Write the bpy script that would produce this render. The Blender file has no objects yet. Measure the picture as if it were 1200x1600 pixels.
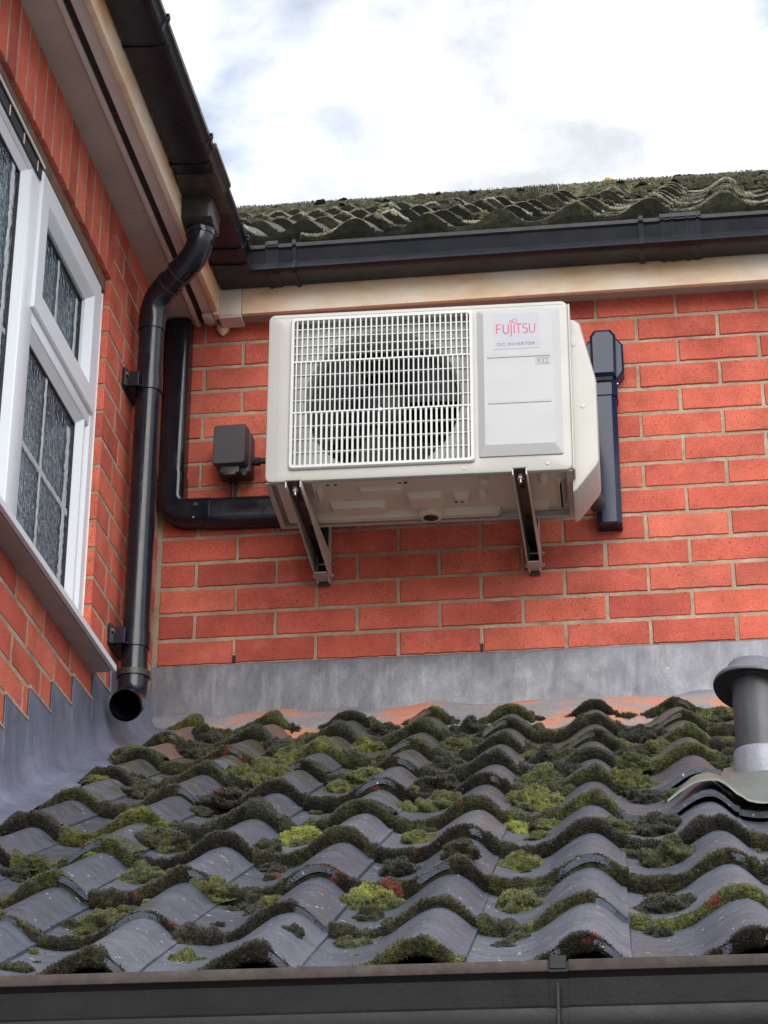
import bpy, bmesh, math, random
import numpy as np
from mathutils import Vector, Matrix, noise
R = math.radians
random.seed(7)
rng = np.random.default_rng(7)
sc = bpy.context.scene
COL = sc.collection

# ------------------------------------------------------------------ camera
cam_d = bpy.data.cameras.new('Camera')
cam = bpy.data.objects.new('Camera', cam_d)
COL.objects.link(cam)
cam.location = (1.41608, -5.65253, -2.19239)
cam.rotation_euler = (2.001399, -0.0030446, 0.135978)
cam_d.sensor_fit = 'VERTICAL'
cam_d.sensor_height = 24.0
cam_d.lens = 24.0 * 3555.27 / 1600.0
cam_d.clip_start = 0.05
cam_d.clip_end = 2000
sc.camera = cam

# ------------------------------------------------------------------ sky
SUN_DIR = Vector((0.22, -0.82, 0.53)).normalized()      # towards open sky in front, set to light the wall
world = bpy.data.worlds.new('World')
sc.world = world
world.use_nodes = True
wn, wl = world.node_tree.nodes, world.node_tree.links
wn.clear()
def wnode(t, **k):
    n = wn.new(t)
    for a, b in k.items():
        setattr(n, a, b)
    return n
w_out = wnode('ShaderNodeOutputWorld')
w_bg = wnode('ShaderNodeBackground')
w_bg.inputs['Strength'].default_value = 0.1
w_sky = wnode('ShaderNodeTexSky', sky_type='NISHITA', sun_disc=False)
w_sky.sun_elevation = math.asin(SUN_DIR.z)
w_sky.sun_rotation = math.atan2(SUN_DIR.x, SUN_DIR.y)
w_sky.air_density = 1.0
w_sky.dust_density = 1.5
w_tc = wnode('ShaderNodeTexCoord')
w_map = wnode('ShaderNodeMapping')
w_map.inputs['Location'].default_value = (0.35, 0.1, 0.62)
w_map.inputs['Scale'].default_value = (1.0, 1.0, 1.7)
wl.new(w_tc.outputs['Generated'], w_map.inputs['Vector'])
w_n1 = wnode('ShaderNodeTexNoise')
w_n1.inputs['Scale'].default_value = 5.5
w_n1.inputs['Detail'].default_value = 7
w_n1.inputs['Roughness'].default_value = 0.52
w_n1.inputs['Distortion'].default_value = 0.25
wl.new(w_map.outputs['Vector'], w_n1.inputs['Vector'])
w_r1 = wnode('ShaderNodeValToRGB')                     # how much cloud
w_r1.color_ramp.elements[0].position = 0.35
w_r1.color_ramp.elements[0].color = (0.30, 0.30, 0.30, 1)
w_r1.color_ramp.elements[1].position = 0.50
w_r1.color_ramp.elements[1].color = (1, 1, 1, 1)
wl.new(w_n1.outputs['Fac'], w_r1.inputs['Fac'])
w_n2 = wnode('ShaderNodeTexNoise')
w_n2.inputs['Scale'].default_value = 9.0
w_n2.inputs['Detail'].default_value = 6
w_n2.inputs['Roughness'].default_value = 0.55
wl.new(w_map.outputs['Vector'], w_n2.inputs['Vector'])
w_r2 = wnode('ShaderNodeValToRGB')                     # cloud brightness
w_r2.color_ramp.elements[0].position = 0.34
w_r2.color_ramp.elements[0].color = (4.0, 4.2, 4.5, 1)
w_r2.color_ramp.elements[1].position = 0.56
w_r2.color_ramp.elements[1].color = (7.6, 7.7, 7.8, 1)
wl.new(w_n2.outputs['Fac'], w_r2.inputs['Fac'])
w_mix = wnode('ShaderNodeMix', data_type='RGBA')
wl.new(w_r1.outputs['Color'], w_mix.inputs[0])
wl.new(w_sky.outputs['Color'], w_mix.inputs[6])
wl.new(w_r2.outputs['Color'], w_mix.inputs[7])
wl.new(w_mix.outputs[2], w_bg.inputs['Color'])
wl.new(w_bg.outputs['Background'], w_out.inputs['Surface'])

# ------------------------------------------------------------------ very soft sun lamp, added in front to light the wall
sun_d = bpy.data.lights.new('Sun', 'SUN')
sun = bpy.data.objects.new('Sun', sun_d)
COL.objects.link(sun)
sun_d.energy = 1.5
sun_d.angle = R(55)
sun_d.color = (1.0, 0.97, 0.92)
sun.rotation_euler = SUN_DIR.to_track_quat('Z', 'Y').to_euler()
sun.location = (3, -3, 6)

# ------------------------------------------------------------------ exposure
sc.view_settings.view_transform = 'Standard'
sc.view_settings.look = 'None'
sc.view_settings.exposure = 1.0
sc.view_settings.gamma = 1
sc.view_settings.use_curve_mapping = False
sc.render.engine = 'CYCLES'
sc.cycles.use_denoising = True
sc.cycles.max_bounces = 6

# ================================================================== helpers
def tag(o, label=None, cat=None, group=None, kind=None):
    if label: o['label'] = label
    if cat: o['category'] = cat
    if group: o['group'] = group
    if kind: o['kind'] = kind
    return o

def empty(name, loc=(0, 0, 0), rz=0.0, label=None, cat=None, group=None, kind=None):
    o = bpy.data.objects.new(name, None)
    COL.objects.link(o)
    o.location = loc
    o.rotation_euler = (0, 0, rz)
    o.empty_display_size = 0.05
    return tag(o, label, cat, group, kind)

def world_loc(o):
    v = Vector((0, 0, 0))
    while o is not None:
        v += Vector(o.location)
        o = o.parent
    return v

def link_mesh(name, me, parent=None, mat=None, local=False, kind=None):
    o = bpy.data.objects.new(name, me)
    COL.objects.link(o)
    if mat is not None and not me.materials:
        me.materials.append(mat)
    if parent is not None:
        o.parent = parent
        if not local:
            o.location = -world_loc(parent)
    if kind:
        o['kind'] = kind
    return o

def shade(me, ang):
    if ang:
        me.shade_smooth()
        me.set_sharp_from_angle(angle=R(ang))

class MB:
    def __init__(s):
        s.v, s.f = [], []
    def add(s, vs, fs):
        b = len(s.v)
        s.v += [tuple(v) for v in vs]
        s.f += [tuple(i + b for i in f) for f in fs]
        return s
    def box(s, x0, x1, y0, y1, z0, z1):
        return s.add([(x0, y0, z0), (x1, y0, z0), (x1, y1, z0), (x0, y1, z0), (x0, y0, z1), (x1, y0, z1), (x1, y1, z1), (x0, y1, z1)],
                     [(0, 3, 2, 1), (4, 5, 6, 7), (0, 1, 5, 4), (1, 2, 6, 5), (2, 3, 7, 6), (3, 0, 4, 7)])
    def bbox(s, x0, x1, y0, y1, z0, z1, b=0.003, seg=2):
        bm = bmesh.new()
        t = MB().box(x0, x1, y0, y1, z0, z1)
        vs = [bm.verts.new(v) for v in t.v]
        for f in t.f: bm.faces.new([vs[i] for i in f])
        bmesh.ops.bevel(bm, geom=list(bm.edges), offset=b, segments=seg, profile=0.5, affect='EDGES')
        bm.verts.index_update()
        s.add([v.co[:] for v in bm.verts], [[v.index for v in f.verts] for f in bm.faces])
        bm.free()
        return s
    def rings(s, rings, closed=True, cap0=False, cap1=False):
        b = len(s.v); n = len(rings[0])
        for r in rings: s.v += [tuple(p) for p in r]
        for i in range(len(rings) - 1):
            for j in range(n if closed else n - 1):
                k = (j + 1) % n
                s.f.append((b + i*n + j, b + i*n + k, b + (i+1)*n + k, b + (i+1)*n + j))
        if cap0: s.f.append(tuple(b + j for j in range(n))[::-1])
        if cap1: s.f.append(tuple(b + (len(rings)-1)*n + j for j in range(n)))
        return s
    def tube(s, pts, r, n=24, caps=(True, True)):
        pts = [Vector(p) for p in pts]
        rr = r if isinstance(r, (list, tuple)) else [r]*len(pts)
        rings = []; up = None
        for i, p in enumerate(pts):
            if i == 0: t = pts[1] - p
            elif i == len(pts)-1: t = p - pts[i-1]
            else: t = (p - pts[i-1]).normalized() + (pts[i+1] - p).normalized()
            t.normalize()
            if up is None:
                a = Vector((0, 1, 0)) if abs(t.y) < 0.9 else Vector((1, 0, 0))
                up = a.cross(t).normalized()
            else:
                up = (up - t*up.dot(t)).normalized()
            w = t.cross(up)
            rings.append([p + (up*math.cos(2*math.pi*k/n) + w*math.sin(2*math.pi*k/n))*rr[i] for k in range(n)])
        return s.rings(rings, True, caps[0], caps[1])
    def lathe(s, prof, c, n=40, wob=0.0):
        rings = []
        for (r, z) in prof:
            rings.append([(c[0] + r*math.cos(2*math.pi*k/n), c[1] + r*math.sin(2*math.pi*k/n), c[2] + z + wob*r*math.sin(2*(2*math.pi*k/n) + .7)) for k in range(n)])
        return s.rings(rings, True, True, True)
    def prism(s, prof, axis, a, b):
        def P(u, w, t):
            return {'x': (t, u, w), 'y': (u, t, w), 'z': (u, w, t)}[axis]
        return s.rings([[P(u, w, a) for u, w in prof], [P(u, w, b) for u, w in prof]], True, True, True)
    def mesh(s, name='m', ang=0, fix=True):
        me = bpy.data.meshes.new(name)
        me.from_pydata(s.v, [], s.f)
        if fix:
            bm = bmesh.new(); bm.from_mesh(me)
            bmesh.ops.recalc_face_normals(bm, faces=bm.faces)
            bm.to_mesh(me); bm.free()
        shade(me, ang)
        me.update()
        return me
    def build(s, name, mat, parent=None, ang=0, local=False, kind=None, fix=True):
        return link_mesh(name, s.mesh(name, ang, fix), parent, mat, local, kind)

def arc(cx, cy, r, a0, a1, n):
    return [(cx + r*math.cos(R(a0 + (a1-a0)*i/n)), cy + r*math.sin(R(a0 + (a1-a0)*i/n))) for i in range(n+1)]

def rrect(x0, x1, y0, y1, r, n=5):
    return (arc(x1-r, y1-r, r, 0, 90, n) + arc(x0+r, y1-r, r, 90, 180, n) + arc(x0+r, y0+r, r, 180, 270, n) + arc(x1-r, y0+r, r, 270, 360, n))

# ================================================================== materials
def newmat(name):
    m = bpy.data.materials.new(name); m.use_nodes = True
    nt = m.node_tree; nt.nodes.clear()
    o = nt.nodes.new('ShaderNodeOutputMaterial')
    p = nt.nodes.new('ShaderNodeBsdfPrincipled')
    nt.links.new(p.outputs[0], o.inputs[0])
    return m, nt, p

class NT:
    def __init__(s, nt):
        s.nt = nt
        s.geo = nt.nodes.new('ShaderNodeNewGeometry')
        s.oi = nt.nodes.new('ShaderNodeObjectInfo')
        s.pos = s.geo.outputs['Position']
    def L(s, a, b): s.nt.links.new(a, b)
    def noise(s, scale, detail=4, rough=0.55, vec=None, dist=0.0):
        n = s.nt.nodes.new('ShaderNodeTexNoise')
        n.inputs['Scale'].default_value = scale; n.inputs['Detail'].default_value = detail
        n.inputs['Roughness'].default_value = rough; n.inputs['Distortion'].default_value = dist
        s.L(vec or s.pos, n.inputs['Vector'])
        return n.outputs['Fac']
    def vor(s, scale, feature='F1', vec=None):
        n = s.nt.nodes.new('ShaderNodeTexVoronoi'); n.feature = feature
        n.inputs['Scale'].default_value = scale
        s.L(vec or s.pos, n.inputs['Vector'])
        return n.outputs['Distance']
    def scale(s, v):
        n = s.nt.nodes.new('ShaderNodeMapping'); n.inputs['Scale'].default_value = v
        s.L(s.pos, n.inputs['Vector'])
        return n.outputs['Vector']
    def ramp(s, fac, stops):
        n = s.nt.nodes.new('ShaderNodeValToRGB'); e = n.color_ramp.elements
        while len(e) < len(stops): e.new(0.5)
        for i, (p, c) in enumerate(stops):
            e[i].position = p
            e[i].color = (*c, 1) if isinstance(c, (tuple, list)) else (c, c, c, 1)
        s.L(fac, n.inputs['Fac'])
        return n.outputs['Color']
    def mix(s, fac, a, b, mode='MIX'):
        n = s.nt.nodes.new('ShaderNodeMix'); n.data_type = 'RGBA'; n.blend_type = mode
        for sock, v in ((n.inputs[0], fac), (n.inputs[6], a), (n.inputs[7], b)):
            if hasattr(v, 'links'): s.L(v, sock)
            elif isinstance(v, (tuple, list)): sock.default_value = (*v, 1)
            else: sock.default_value = v
        return n.outputs[2]
    def math(s, op, a, b=0.0):
        n = s.nt.nodes.new('ShaderNodeMath'); n.operation = op
        for i, v in enumerate((a, b)):
            if hasattr(v, 'links'): s.L(v, n.inputs[i])
            else: n.inputs[i].default_value = v
        return n.outputs[0]
    def bump(s, h, strength, dist, prev=None):
        n = s.nt.nodes.new('ShaderNodeBump')
        n.inputs['Strength'].default_value = strength; n.inputs['Distance'].default_value = dist
        s.L(h, n.inputs['Height'])
        if prev: s.L(prev, n.inputs['Normal'])
        return n.outputs['Normal']
    def sepz(s):
        n = s.nt.nodes.new('ShaderNodeSeparateXYZ'); s.L(s.pos, n.inputs[0])
        return n.outputs

def simple(name, c1, c2=None, scale=6, rough=0.5, bump=0.0, bscale=200, metal=0.0, dirt=None, coat=0.0, spec=0.5, rv=1.0):
    m, nt, p = newmat(name); k = NT(nt)
    c2 = c2 or tuple(x*0.8 for x in c1)
    col = k.mix(k.ramp(k.noise(scale, 5, .6), [(.35, 0.0), (.65, 1.0)]), c1, c2)
    if dirt:
        col = k.mix(k.ramp(k.noise(dirt[1], 8, .68), [(dirt[2], 0.0), (dirt[2]+.14, 1.0)]), col, dirt[0])
    k.L(col, p.inputs['Base Color'])
    rr = k.ramp(k.noise(scale*3, 4), [(.3, max(rough-.08*rv, .02)), (.7, min(rough+.1*rv, 1))])
    k.L(rr, p.inputs['Roughness'])
    p.inputs['Metallic'].default_value = metal
    p.inputs['Coat Weight'].default_value = coat
    p.inputs['Specular IOR Level'].default_value = spec
    if bump:
        k.L(k.bump(k.noise(bscale, 4), bump, 0.002), p.inputs['Normal'])
    return m

def mat_brick(name='brick'):
    m, nt, p = newmat(name); k = NT(nt)
    base = k.ramp(k.oi.outputs['Random'], [(0, (.41, .080, .054)), (.18, (.55, .122, .078)), (.36, (.48, .098, .066)), (.55, (.58, .145, .092)), (.72, (.50, .106, .070)), (.88, (.36, .070, .050)), (1, (.53, .128, .086))])
    big = k.ramp(k.noise(8, 5, .6), [(.30, .70), (.5, .97), (.7, 1.18)])
    col = k.mix(1.0, base, big, 'MULTIPLY')
    grain = k.ramp(k.noise(210, 4, .75), [(.28, .62), (.5, 1.0), (.72, 1.30)])
    col = k.mix(1.0, col, grain, 'MULTIPLY')
    specks = k.ramp(k.noise(115, 3, .6), [(.62, 0.0), (.68, .8)])
    col = k.mix(specks, col, (.17, .030, .022))
    pale = k.ramp(k.noise(95, 5, .7, k.scale((1, 1, 1.6))), [(.66, 0.0), (.73, .75)])
    col = k.mix(pale, col, (.66, .30, .21))
    bloom = k.ramp(k.noise(11, 7, .7), [(.54, 0.0), (.78, .40)])
    col = k.mix(bloom, col, (.60, .24, .17))
    k.L(col, p.inputs['Base Color'])
    p.inputs['Roughness'].default_value = .82
    p.inputs['Specular IOR Level'].default_value = .3
    n1 = k.bump(k.noise(55, 5, .6), .35, .004)
    k.L(k.bump(k.noise(480, 3, .7), .5, .0015, n1), p.inputs['Normal'])
    return m

def mat_mortar():
    m, nt, p = newmat('mortar'); k = NT(nt)
    col = k.ramp(k.noise(9, 6, .65), [(.3, (.25, .185, .130)), (.5, (.375, .285, .210)), (.72, (.52, .41, .315))])
    g = k.ramp(k.noise(300, 3, .7), [(.3, .75), (.7, 1.15)])
    col = k.mix(1.0, col, g, 'MULTIPLY')
    k.L(col, p.inputs['Base Color']); p.inputs['Roughness'].default_value = .92
    n1 = k.bump(k.noise(70, 5, .65), .8, .006)
    k.L(k.bump(k.noise(400, 3), .6, .002, n1), p.inputs['Normal'])
    return m

def mat_tile():
    m, nt, p = newmat('concrete_tile'); k = NT(nt)
    base = k.ramp(k.oi.outputs['Random'], [(0, (.042, .053, .076)), (.5, (.058, .071, .100)), (.85, (.080, .094, .124)), (1, (.078, .084, .098))])
    big = k.ramp(k.noise(16, 6, .65), [(.3, .72), (.7, 1.25)])
    col = k.mix(1.0, base, big, 'MULTIPLY')
    g = k.ramp(k.noise(330, 3, .75), [(.3, .60), (.7, 1.40)])
    col = k.mix(1.0, col, g, 'MULTIPLY')
    yb = k.math('MULTIPLY', k.math('ADD', k.sepz()[1], 2.2), .10)
    gm = k.math('ADD', k.noise(14, 8, .72), k.math('MINIMUM', k.math('MAXIMUM', yb, -.02), .20))
    green = k.ramp(gm, [(.60, 0.0), (.70, .9)])
    gcol = k.ramp(k.noise(60, 4, .6), [(.3, (.022, .022, .012)), (.5, (.045, .048, .020)), (.7, (.075, .085, .028))])
    col = k.mix(green, col, gcol)
    brown = k.ramp(k.noise(13, 6, .7, k.scale((1, 1.3, 1))), [(.69, 0.0), (.76, .5)])
    col = k.mix(brown, col, (.11, .060, .048))
    band = k.ramp(k.noise(26, 4, .6, k.scale((.35, 2.2, 1))), [(.35, .80), (.65, 1.22)])
    col = k.mix(1.0, col, band, 'MULTIPLY')
    specks = k.ramp(k.noise(88, 3, .5), [(.690, 0.0), (.715, .9)])
    col = k.mix(specks, col, (.50, .50, .48))
    dark = k.ramp(k.noise(80, 4, .6), [(.27, .8), (.32, 0.0)])
    col = k.mix(dark, col, (.028, .026, .022))
    k.L(col, p.inputs['Base Color'])
    k.L(k.ramp(k.noise(25, 4), [(.3, .30), (.7, .50)]), p.inputs['Roughness'])
    p.inputs['Specular IOR Level'].default_value = .7
    n1 = k.bump(k.noise(30, 5, .6), .25, .004)
    k.L(k.bump(k.noise(380, 3, .7), .8, .0018, n1), p.inputs['Normal'])
    return m

def mat_terracotta():
    m, nt, p = newmat('worn_terracotta'); k = NT(nt)
    col = k.ramp(k.noise(14, 6, .65), [(.3, (.085, .050, .042)), (.5, (.14, .082, .068)), (.7, (.105, .090, .085))])
    g = k.ramp(k.noise(500, 2), [(.3, .8), (.7, 1.2)])
    col = k.mix(1.0, col, g, 'MULTIPLY')
    k.L(col, p.inputs['Base Color']); p.inputs['Roughness'].default_value = .75
    k.L(k.bump(k.noise(300, 3), .4, .0015), p.inputs['Normal'])
    return m

def mat_moss(name, stops, red=.0):
    m, nt, p = newmat(name); k = NT(nt)
    f = k.math('ADD', k.math('MULTIPLY', k.noise(42, 6, .65), 1.0), k.math('MULTIPLY', k.math('SUBTRACT', k.oi.outputs['Random'], .5), .42))
    col = k.ramp(f, stops)
    g = k.ramp(k.noise(260, 3, .6), [(.3, .5), (.7, 1.5)])
    col = k.mix(1.0, col, g, 'MULTIPLY')
    if red:
        mask = k.ramp(k.noise(15, 4, .6), [(red, 0.0), (red+.05, .85)])
        col = k.mix(mask, col, (.13, .032, .020))
    k.L(col, p.inputs['Base Color'])
    p.inputs['Roughness'].default_value = .9
    p.inputs['Specular IOR Level'].default_value = .15
    p.inputs['Sheen Weight'].default_value = .15
    return m

def mat_lead(name='lead_sheet', f=1.0, tint=(1, 1, 1)):
    m, nt, p = newmat(name); k = NT(nt)
    col = k.ramp(k.noise(7, 7, .65, k.scale((1, 1, .6))), [(.28, (.095, .098, .118)), (.5, (.145, .148, .170)), (.72, (.215, .22, .245))])
    streak = k.ramp(k.noise(20, 6, .7, k.scale((1.6, 1.6, .22))), [(.5, 0.0), (.72, .5 if f < 1.2 else .2)])
    col = k.mix(streak, col, (.28, .285, .31))
    g = k.ramp(k.noise(240, 3), [(.3, .88*f), (.7, 1.12*f)])
    col = k.mix(1.0, col, g, 'MULTIPLY')
    col = k.mix(1.0, col, tint, 'MULTIPLY')
    white = k.ramp(k.noise(48, 5, .65), [(.70, 0.0), (.76, .6)])
    col = k.mix(white, col, (.62, .63, .64))
    k.L(col, p.inputs['Base Color'])
    p.inputs['Metallic'].default_value = .35
    k.L(k.ramp(k.noise(18, 5), [(.3, .40), (.7, .60)]), p.inputs['Roughness'])
    n1 = k.bump(k.noise(10, 4, .5), .5, .012)
    k.L(k.bump(k.noise(90, 4), .15, .003, n1), p.inputs['Normal'])
    return m

def mat_fillet():
    m, nt, p = newmat('stained_mortar'); k = NT(nt)
    col = k.ramp(k.noise(5, 5, .55, k.scale((1, 1, 2.5))), [(.36, (.16, .165, .195)), (.50, (.24, .215, .22)), (.57, (.42, .19, .13)), (.72, (.46, .13, .065))])
    g = k.ramp(k.noise(260, 3), [(.3, .85), (.7, 1.12)])
    col = k.mix(1.0, col, g, 'MULTIPLY')
    k.L(col, p.inputs['Base Color']); p.inputs['Roughness'].default_value = .75
    k.L(k.bump(k.noise(60, 5), .6, .005), p.inputs['Normal'])
    return m

def mat_fascia():
    m, nt, p = newmat('weathered_white_paint'); k = NT(nt)
    col = k.ramp(k.noise(8, 6, .62, k.scale((.5, .5, 1.2))), [(.30, (.64, .38, .20)), (.48, (.74, .56, .39)), (.66, (.80, .72, .62))])
    sp = k.ramp(k.noise(95, 5, .7), [(.66, 0.0), (.72, .75)])
    col = k.mix(sp, col, (.22, .12, .06))
    z = k.sepz()[2]
    k.L(col, p.inputs['Base Color']); p.inputs['Roughness'].default_value = .6
    k.L(k.bump(k.noise(140, 5, .65), .3, .002), p.inputs['Normal'])
    return m

def mat_glass():
    m = bpy.data.materials.new('obscure_glass'); m.use_nodes = True
    nt = m.node_tree; nt.nodes.clear(); k = NT(nt)
    out = nt.nodes.new('ShaderNodeOutputMaterial')
    v = k.scale((1, 1.0, .62))
    n2 = k.bump(k.noise(46, 3, .55, v, .8), 1.0, .016)
    n3 = k.bump(k.vor(80, 'SMOOTH_F1', v), 1.0, .011, n2)
    tr = nt.nodes.new('ShaderNodeBsdfTransparent'); tr.inputs['Color'].default_value = (.78, .82, .85, 1)
    df = nt.nodes.new('ShaderNodeBsdfDiffuse'); df.inputs['Color'].default_value = (.20, .27, .35, 1); k.L(n3, df.inputs['Normal'])
    gl = nt.nodes.new('ShaderNodeBsdfGlossy'); gl.inputs['Roughness'].default_value = .09; k.L(n3, gl.inputs['Normal'])
    gl.inputs['Color'].default_value = (.84, .94, 1.0, 1)
    fr = nt.nodes.new('ShaderNodeFresnel'); fr.inputs['IOR'].default_value = 1.75; k.L(n3, fr.inputs['Normal'])
    m1 = nt.nodes.new('ShaderNodeMixShader'); k.L(k.ramp(k.noise(50, 4, .6, v), [(.35, .06), (.65, .26)]), m1.inputs[0])
    k.L(tr.outputs[0], m1.inputs[1]); k.L(df.outputs[0], m1.inputs[2])
    m2 = nt.nodes.new('ShaderNodeMixShader'); k.L(fr.outputs[0], m2.inputs[0])
    k.L(m1.outputs[0], m2.inputs[1]); k.L(gl.outputs[0], m2.inputs[2])
    k.L(m2.outputs[0], out.inputs[0])
    return m

M = {}
M['brick'] = mat_brick()
M['mortar'] = mat_mortar()
M['tile'] = mat_tile()
M['terracotta'] = mat_terracotta()
M['moss_dark'] = mat_moss('moss_dark', [(.25, (.009, .007, .005)), (.44, (.016, .014, .008)), (.58, (.028, .028, .011)), (.72, (.055, .060, .017)), (.90, (.12, .13, .029))], .64)
M['moss_bright'] = mat_moss('moss_bright', [(.25, (.020, .022, .009)), (.40, (.045, .053, .014)), (.54, (.095, .105, .021)), (.68, (.155, .165, .028)), (.85, (.24, .25, .038))])
M['moss_mid'] = mat_moss('moss_mid', [(.25, (.010, .010, .007)), (.42, (.020, .022, .010)), (.58, (.042, .046, .015)), (.75, (.085, .092, .022)), (.92, (.15, .16, .033))])
M['moss_roof'] = mat_moss('moss_grey_green', [(.22, (.022, .020, .014)), (.4, (.040, .038, .024)), (.56, (.066, .068, .036)), (.75, (.15, .155, .080)), (.9, (.26, .26, .16))])
M['moss_rim_lit'] = mat_moss('painted_rim_light', [(.22, (.050, .047, .036)), (.4, (.11, .108, .078)), (.56, (.20, .195, .145)), (.75, (.34, .33, .25))])  # backlight along the upper tile noses, put into a pale fringe colour
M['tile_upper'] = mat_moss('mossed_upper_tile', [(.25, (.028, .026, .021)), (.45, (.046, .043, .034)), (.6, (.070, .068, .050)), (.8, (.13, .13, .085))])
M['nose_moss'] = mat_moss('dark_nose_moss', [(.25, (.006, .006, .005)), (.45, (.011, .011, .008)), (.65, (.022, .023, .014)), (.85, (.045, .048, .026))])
M['lead'] = mat_lead()
M['fillet'] = mat_fillet()
M['lead_side'] = mat_lead('lightened_lead', 1.25, (.88, .97, 1.18))  # lead lightened and blued to make up for weak light on the side
M['lead_pale'] = mat_lead('pale_lead', 1.7, (1, 1, 1.02))
M['fascia'] = mat_fascia()
M['soffit'] = simple('soffit_paint', (.43, .40, .375), (.36, .335, .31), 5, .6, .25, 90, dirt=((.26, .20, .16), 30, .64))
M['soffit_trim'] = simple('soffit_trim', (.62, .55, .52), (.54, .47, .44), 6, .5, .15, 90)
M['vent_mesh'] = simple('vent_mesh', (.05, .042, .036), (.03, .026, .022), 60, .8, .9, 420)
M['black'] = simple('black_pvc', (.006, .009, .016), (.009, .012, .020), 9, .20, .04, 90, dirt=((.035, .035, .036), 30, .68))
M['black_dirty'] = simple('dirty_black_pvc', (.022, .021, .020), (.034, .033, .030), 9, .42, .2, 120, dirt=((.075, .068, .055), 22, .52))
M['gutter_bk'] = simple('gutter_pvc', (.008, .010, .016), (.013, .015, .022), 7, .33, .08, 120, dirt=((.050, .052, .056), 34, .68), spec=.28)
M['gutter_front'] = simple('weathered_brown_gutter', (.006, .006, .008), (.011, .010, .012), 8, .36, .12, 160, dirt=((.05, .045, .042), 40, .72), spec=.25)
M['gutter_lip'] = simple('scuffed_gutter_lip', (.034, .025, .022), (.060, .046, .041), 30, .55, .3, 200, dirt=((.22, .20, .18), 60, .68), spec=.25)
M['navy'] = simple('navy_black_pvc', (.005, .014, .042), (.007, .018, .052), 5, .17, .03, 60, spec=.35, rv=.3)
M['switch'] = simple('switch_plastic', (.060, .055, .064), (.050, .046, .054), 8, .45, .1, 300)
M['upvc'] = simple('white_upvc', (.68, .72, .78), (.66, .70, .76), 2, .32, .0, 60, rv=0.0)
M['sealant'] = simple('white_sealant', (.78, .77, .74), (.66, .63, .58), 40, .6, .4, 120)
M['sill_under'] = simple('brown_grey_sill', (.40, .36, .32), (.30, .26, .23), 7, .55, .2, 100, dirt=((.16, .13, .09), 16, .62))  # browner and darker than the white sill, with darker blotches
M['glass'] = mat_glass()
M['lintel'] = simple('brown_reveal', (.15, .085, .055), (.10, .06, .04), 30, .85, .6, 120)  # dark brown strip over the window head
M['ac'] = simple('ac_paint', (.435, .428, .408), (.415, .407, .385), 3, .38, .03, 260)
M['ac_panel'] = simple('ac_panel_plastic', (.395, .402, .417), (.383, .390, .405), 3, .36, .06, 500)
M['ac_base'] = simple('ac_base_bounce_tone', (.70, .60, .50), (.64, .545, .45), 5, .5, .1, 200, dirt=((.30, .23, .165), 18, .68))  # warm bounce light under the unit put into the colour, dirt patches on top
M['grille'] = simple('grille_plastic', (.56, .57, .57), (.53, .54, .54), 4, .35)
M['shroud'] = simple('fan_shroud', (.58, .58, .56), (.44, .44, .42), 8, .5, .1, 100, dirt=((.28, .26, .24), 14, .60))
M['fan'] = simple('fan_plastic', (.006, .007, .010), (.009, .010, .013), 8, .5)
M['dark'] = simple('dark_void', (.012, .012, .013), (.016, .016, .018), 8, .8)
M['groove'] = simple('panel_groove', (.40, .40, .39), (.36, .36, .35), 8, .6)
M['sticker'] = simple('label_film', (.355, .365, .42), (.35, .36, .415), 6, .36)
M['logo_red'] = simple('logo_red', (.52, .045, .12), (.48, .04, .11), 6, .4)
M['ink'] = simple('label_ink', (.14, .15, .17), (.12, .13, .15), 6, .5)
M['steel'] = simple('bracket_steel_shaded', (.030, .028, .025), (.050, .046, .040), 12, .42, .15, 200, dirt=((.11, .09, .07), 30, .62), metal=.2)  # shaded copy of the bracket steel, darkened in colour, with dirt patches
M['steel_lit'] = simple('bracket_steel_lit', (.52, .48, .44), (.45, .41, .37), 12, .42, .15, 200)  # lit copy of the same bracket steel, lightened in colour
M['zinc'] = simple('zinc_bolt', (.55, .53, .50), (.42, .40, .38), 30, .3, metal=.9)
M['rust'] = simple('rusty_bolt', (.10, .05, .03), (.16, .08, .04), 60, .7)
M['rubber'] = simple('black_rubber', (.014, .014, .014), (.02, .02, .02), 30, .6)
M['vent_pipe'] = simple('grey_pipe', (.050, .053, .064), (.066, .069, .080), 7, .34, .1, 120, dirt=((.10, .10, .11), 14, .66))
M['curtain'] = simple('room_wall', (.16, .18, .20), (.13, .145, .165), 3, .8)
M['inner_frame'] = simple('inner_frame', (.85, .86, .88), (.8, .82, .84), 3, .5)
M['lead_bar'] = simple('pale_came', (.50, .54, .58), (.34, .37, .41), 60, .4, .3, 120)
M['ground'] = simple('paving', (.30, .28, .25), (.24, .225, .205), 2, .85, .4, 30)
M['deck'] = simple('roof_felt', (.02, .019, .018), (.028, .026, .024), 10, .9)
M['lichen'] = simple('yellow_lichen', (.62, .46, .10), (.52, .40, .12), 60, .9, .5, 200)
M['render_wall'] = simple('plain_red_brick', (.34, .08, .05), (.28, .06, .04), 10, .85, .4, 60)
M['twig'] = simple('black_cable', (.012, .012, .014), (.018, .018, .02), 20, .5)
M['slate_green'] = simple('algae_lead', (.17, .175, .185), (.15, .165, .14), 9, .45, .2, 60, dirt=((.12, .17, .075), 8, .56), metal=.3)

# ================================================================== ground and hidden mass
PI = math.pi
CH = 0.0763                       # brick course height
def flat(name, x0, x1, y0, y1, z, mat):
    return MB().add([(x0, y0, z), (x1, y0, z), (x1, y1, z), (x0, y1, z)], [(0, 1, 2, 3)]).build(name, mat)
g = flat('ground', -300, 300, -300, 300, -3.8, M['ground'])
tag(g, 'grey paved garden ground below the house', 'ground', kind='structure')

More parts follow.
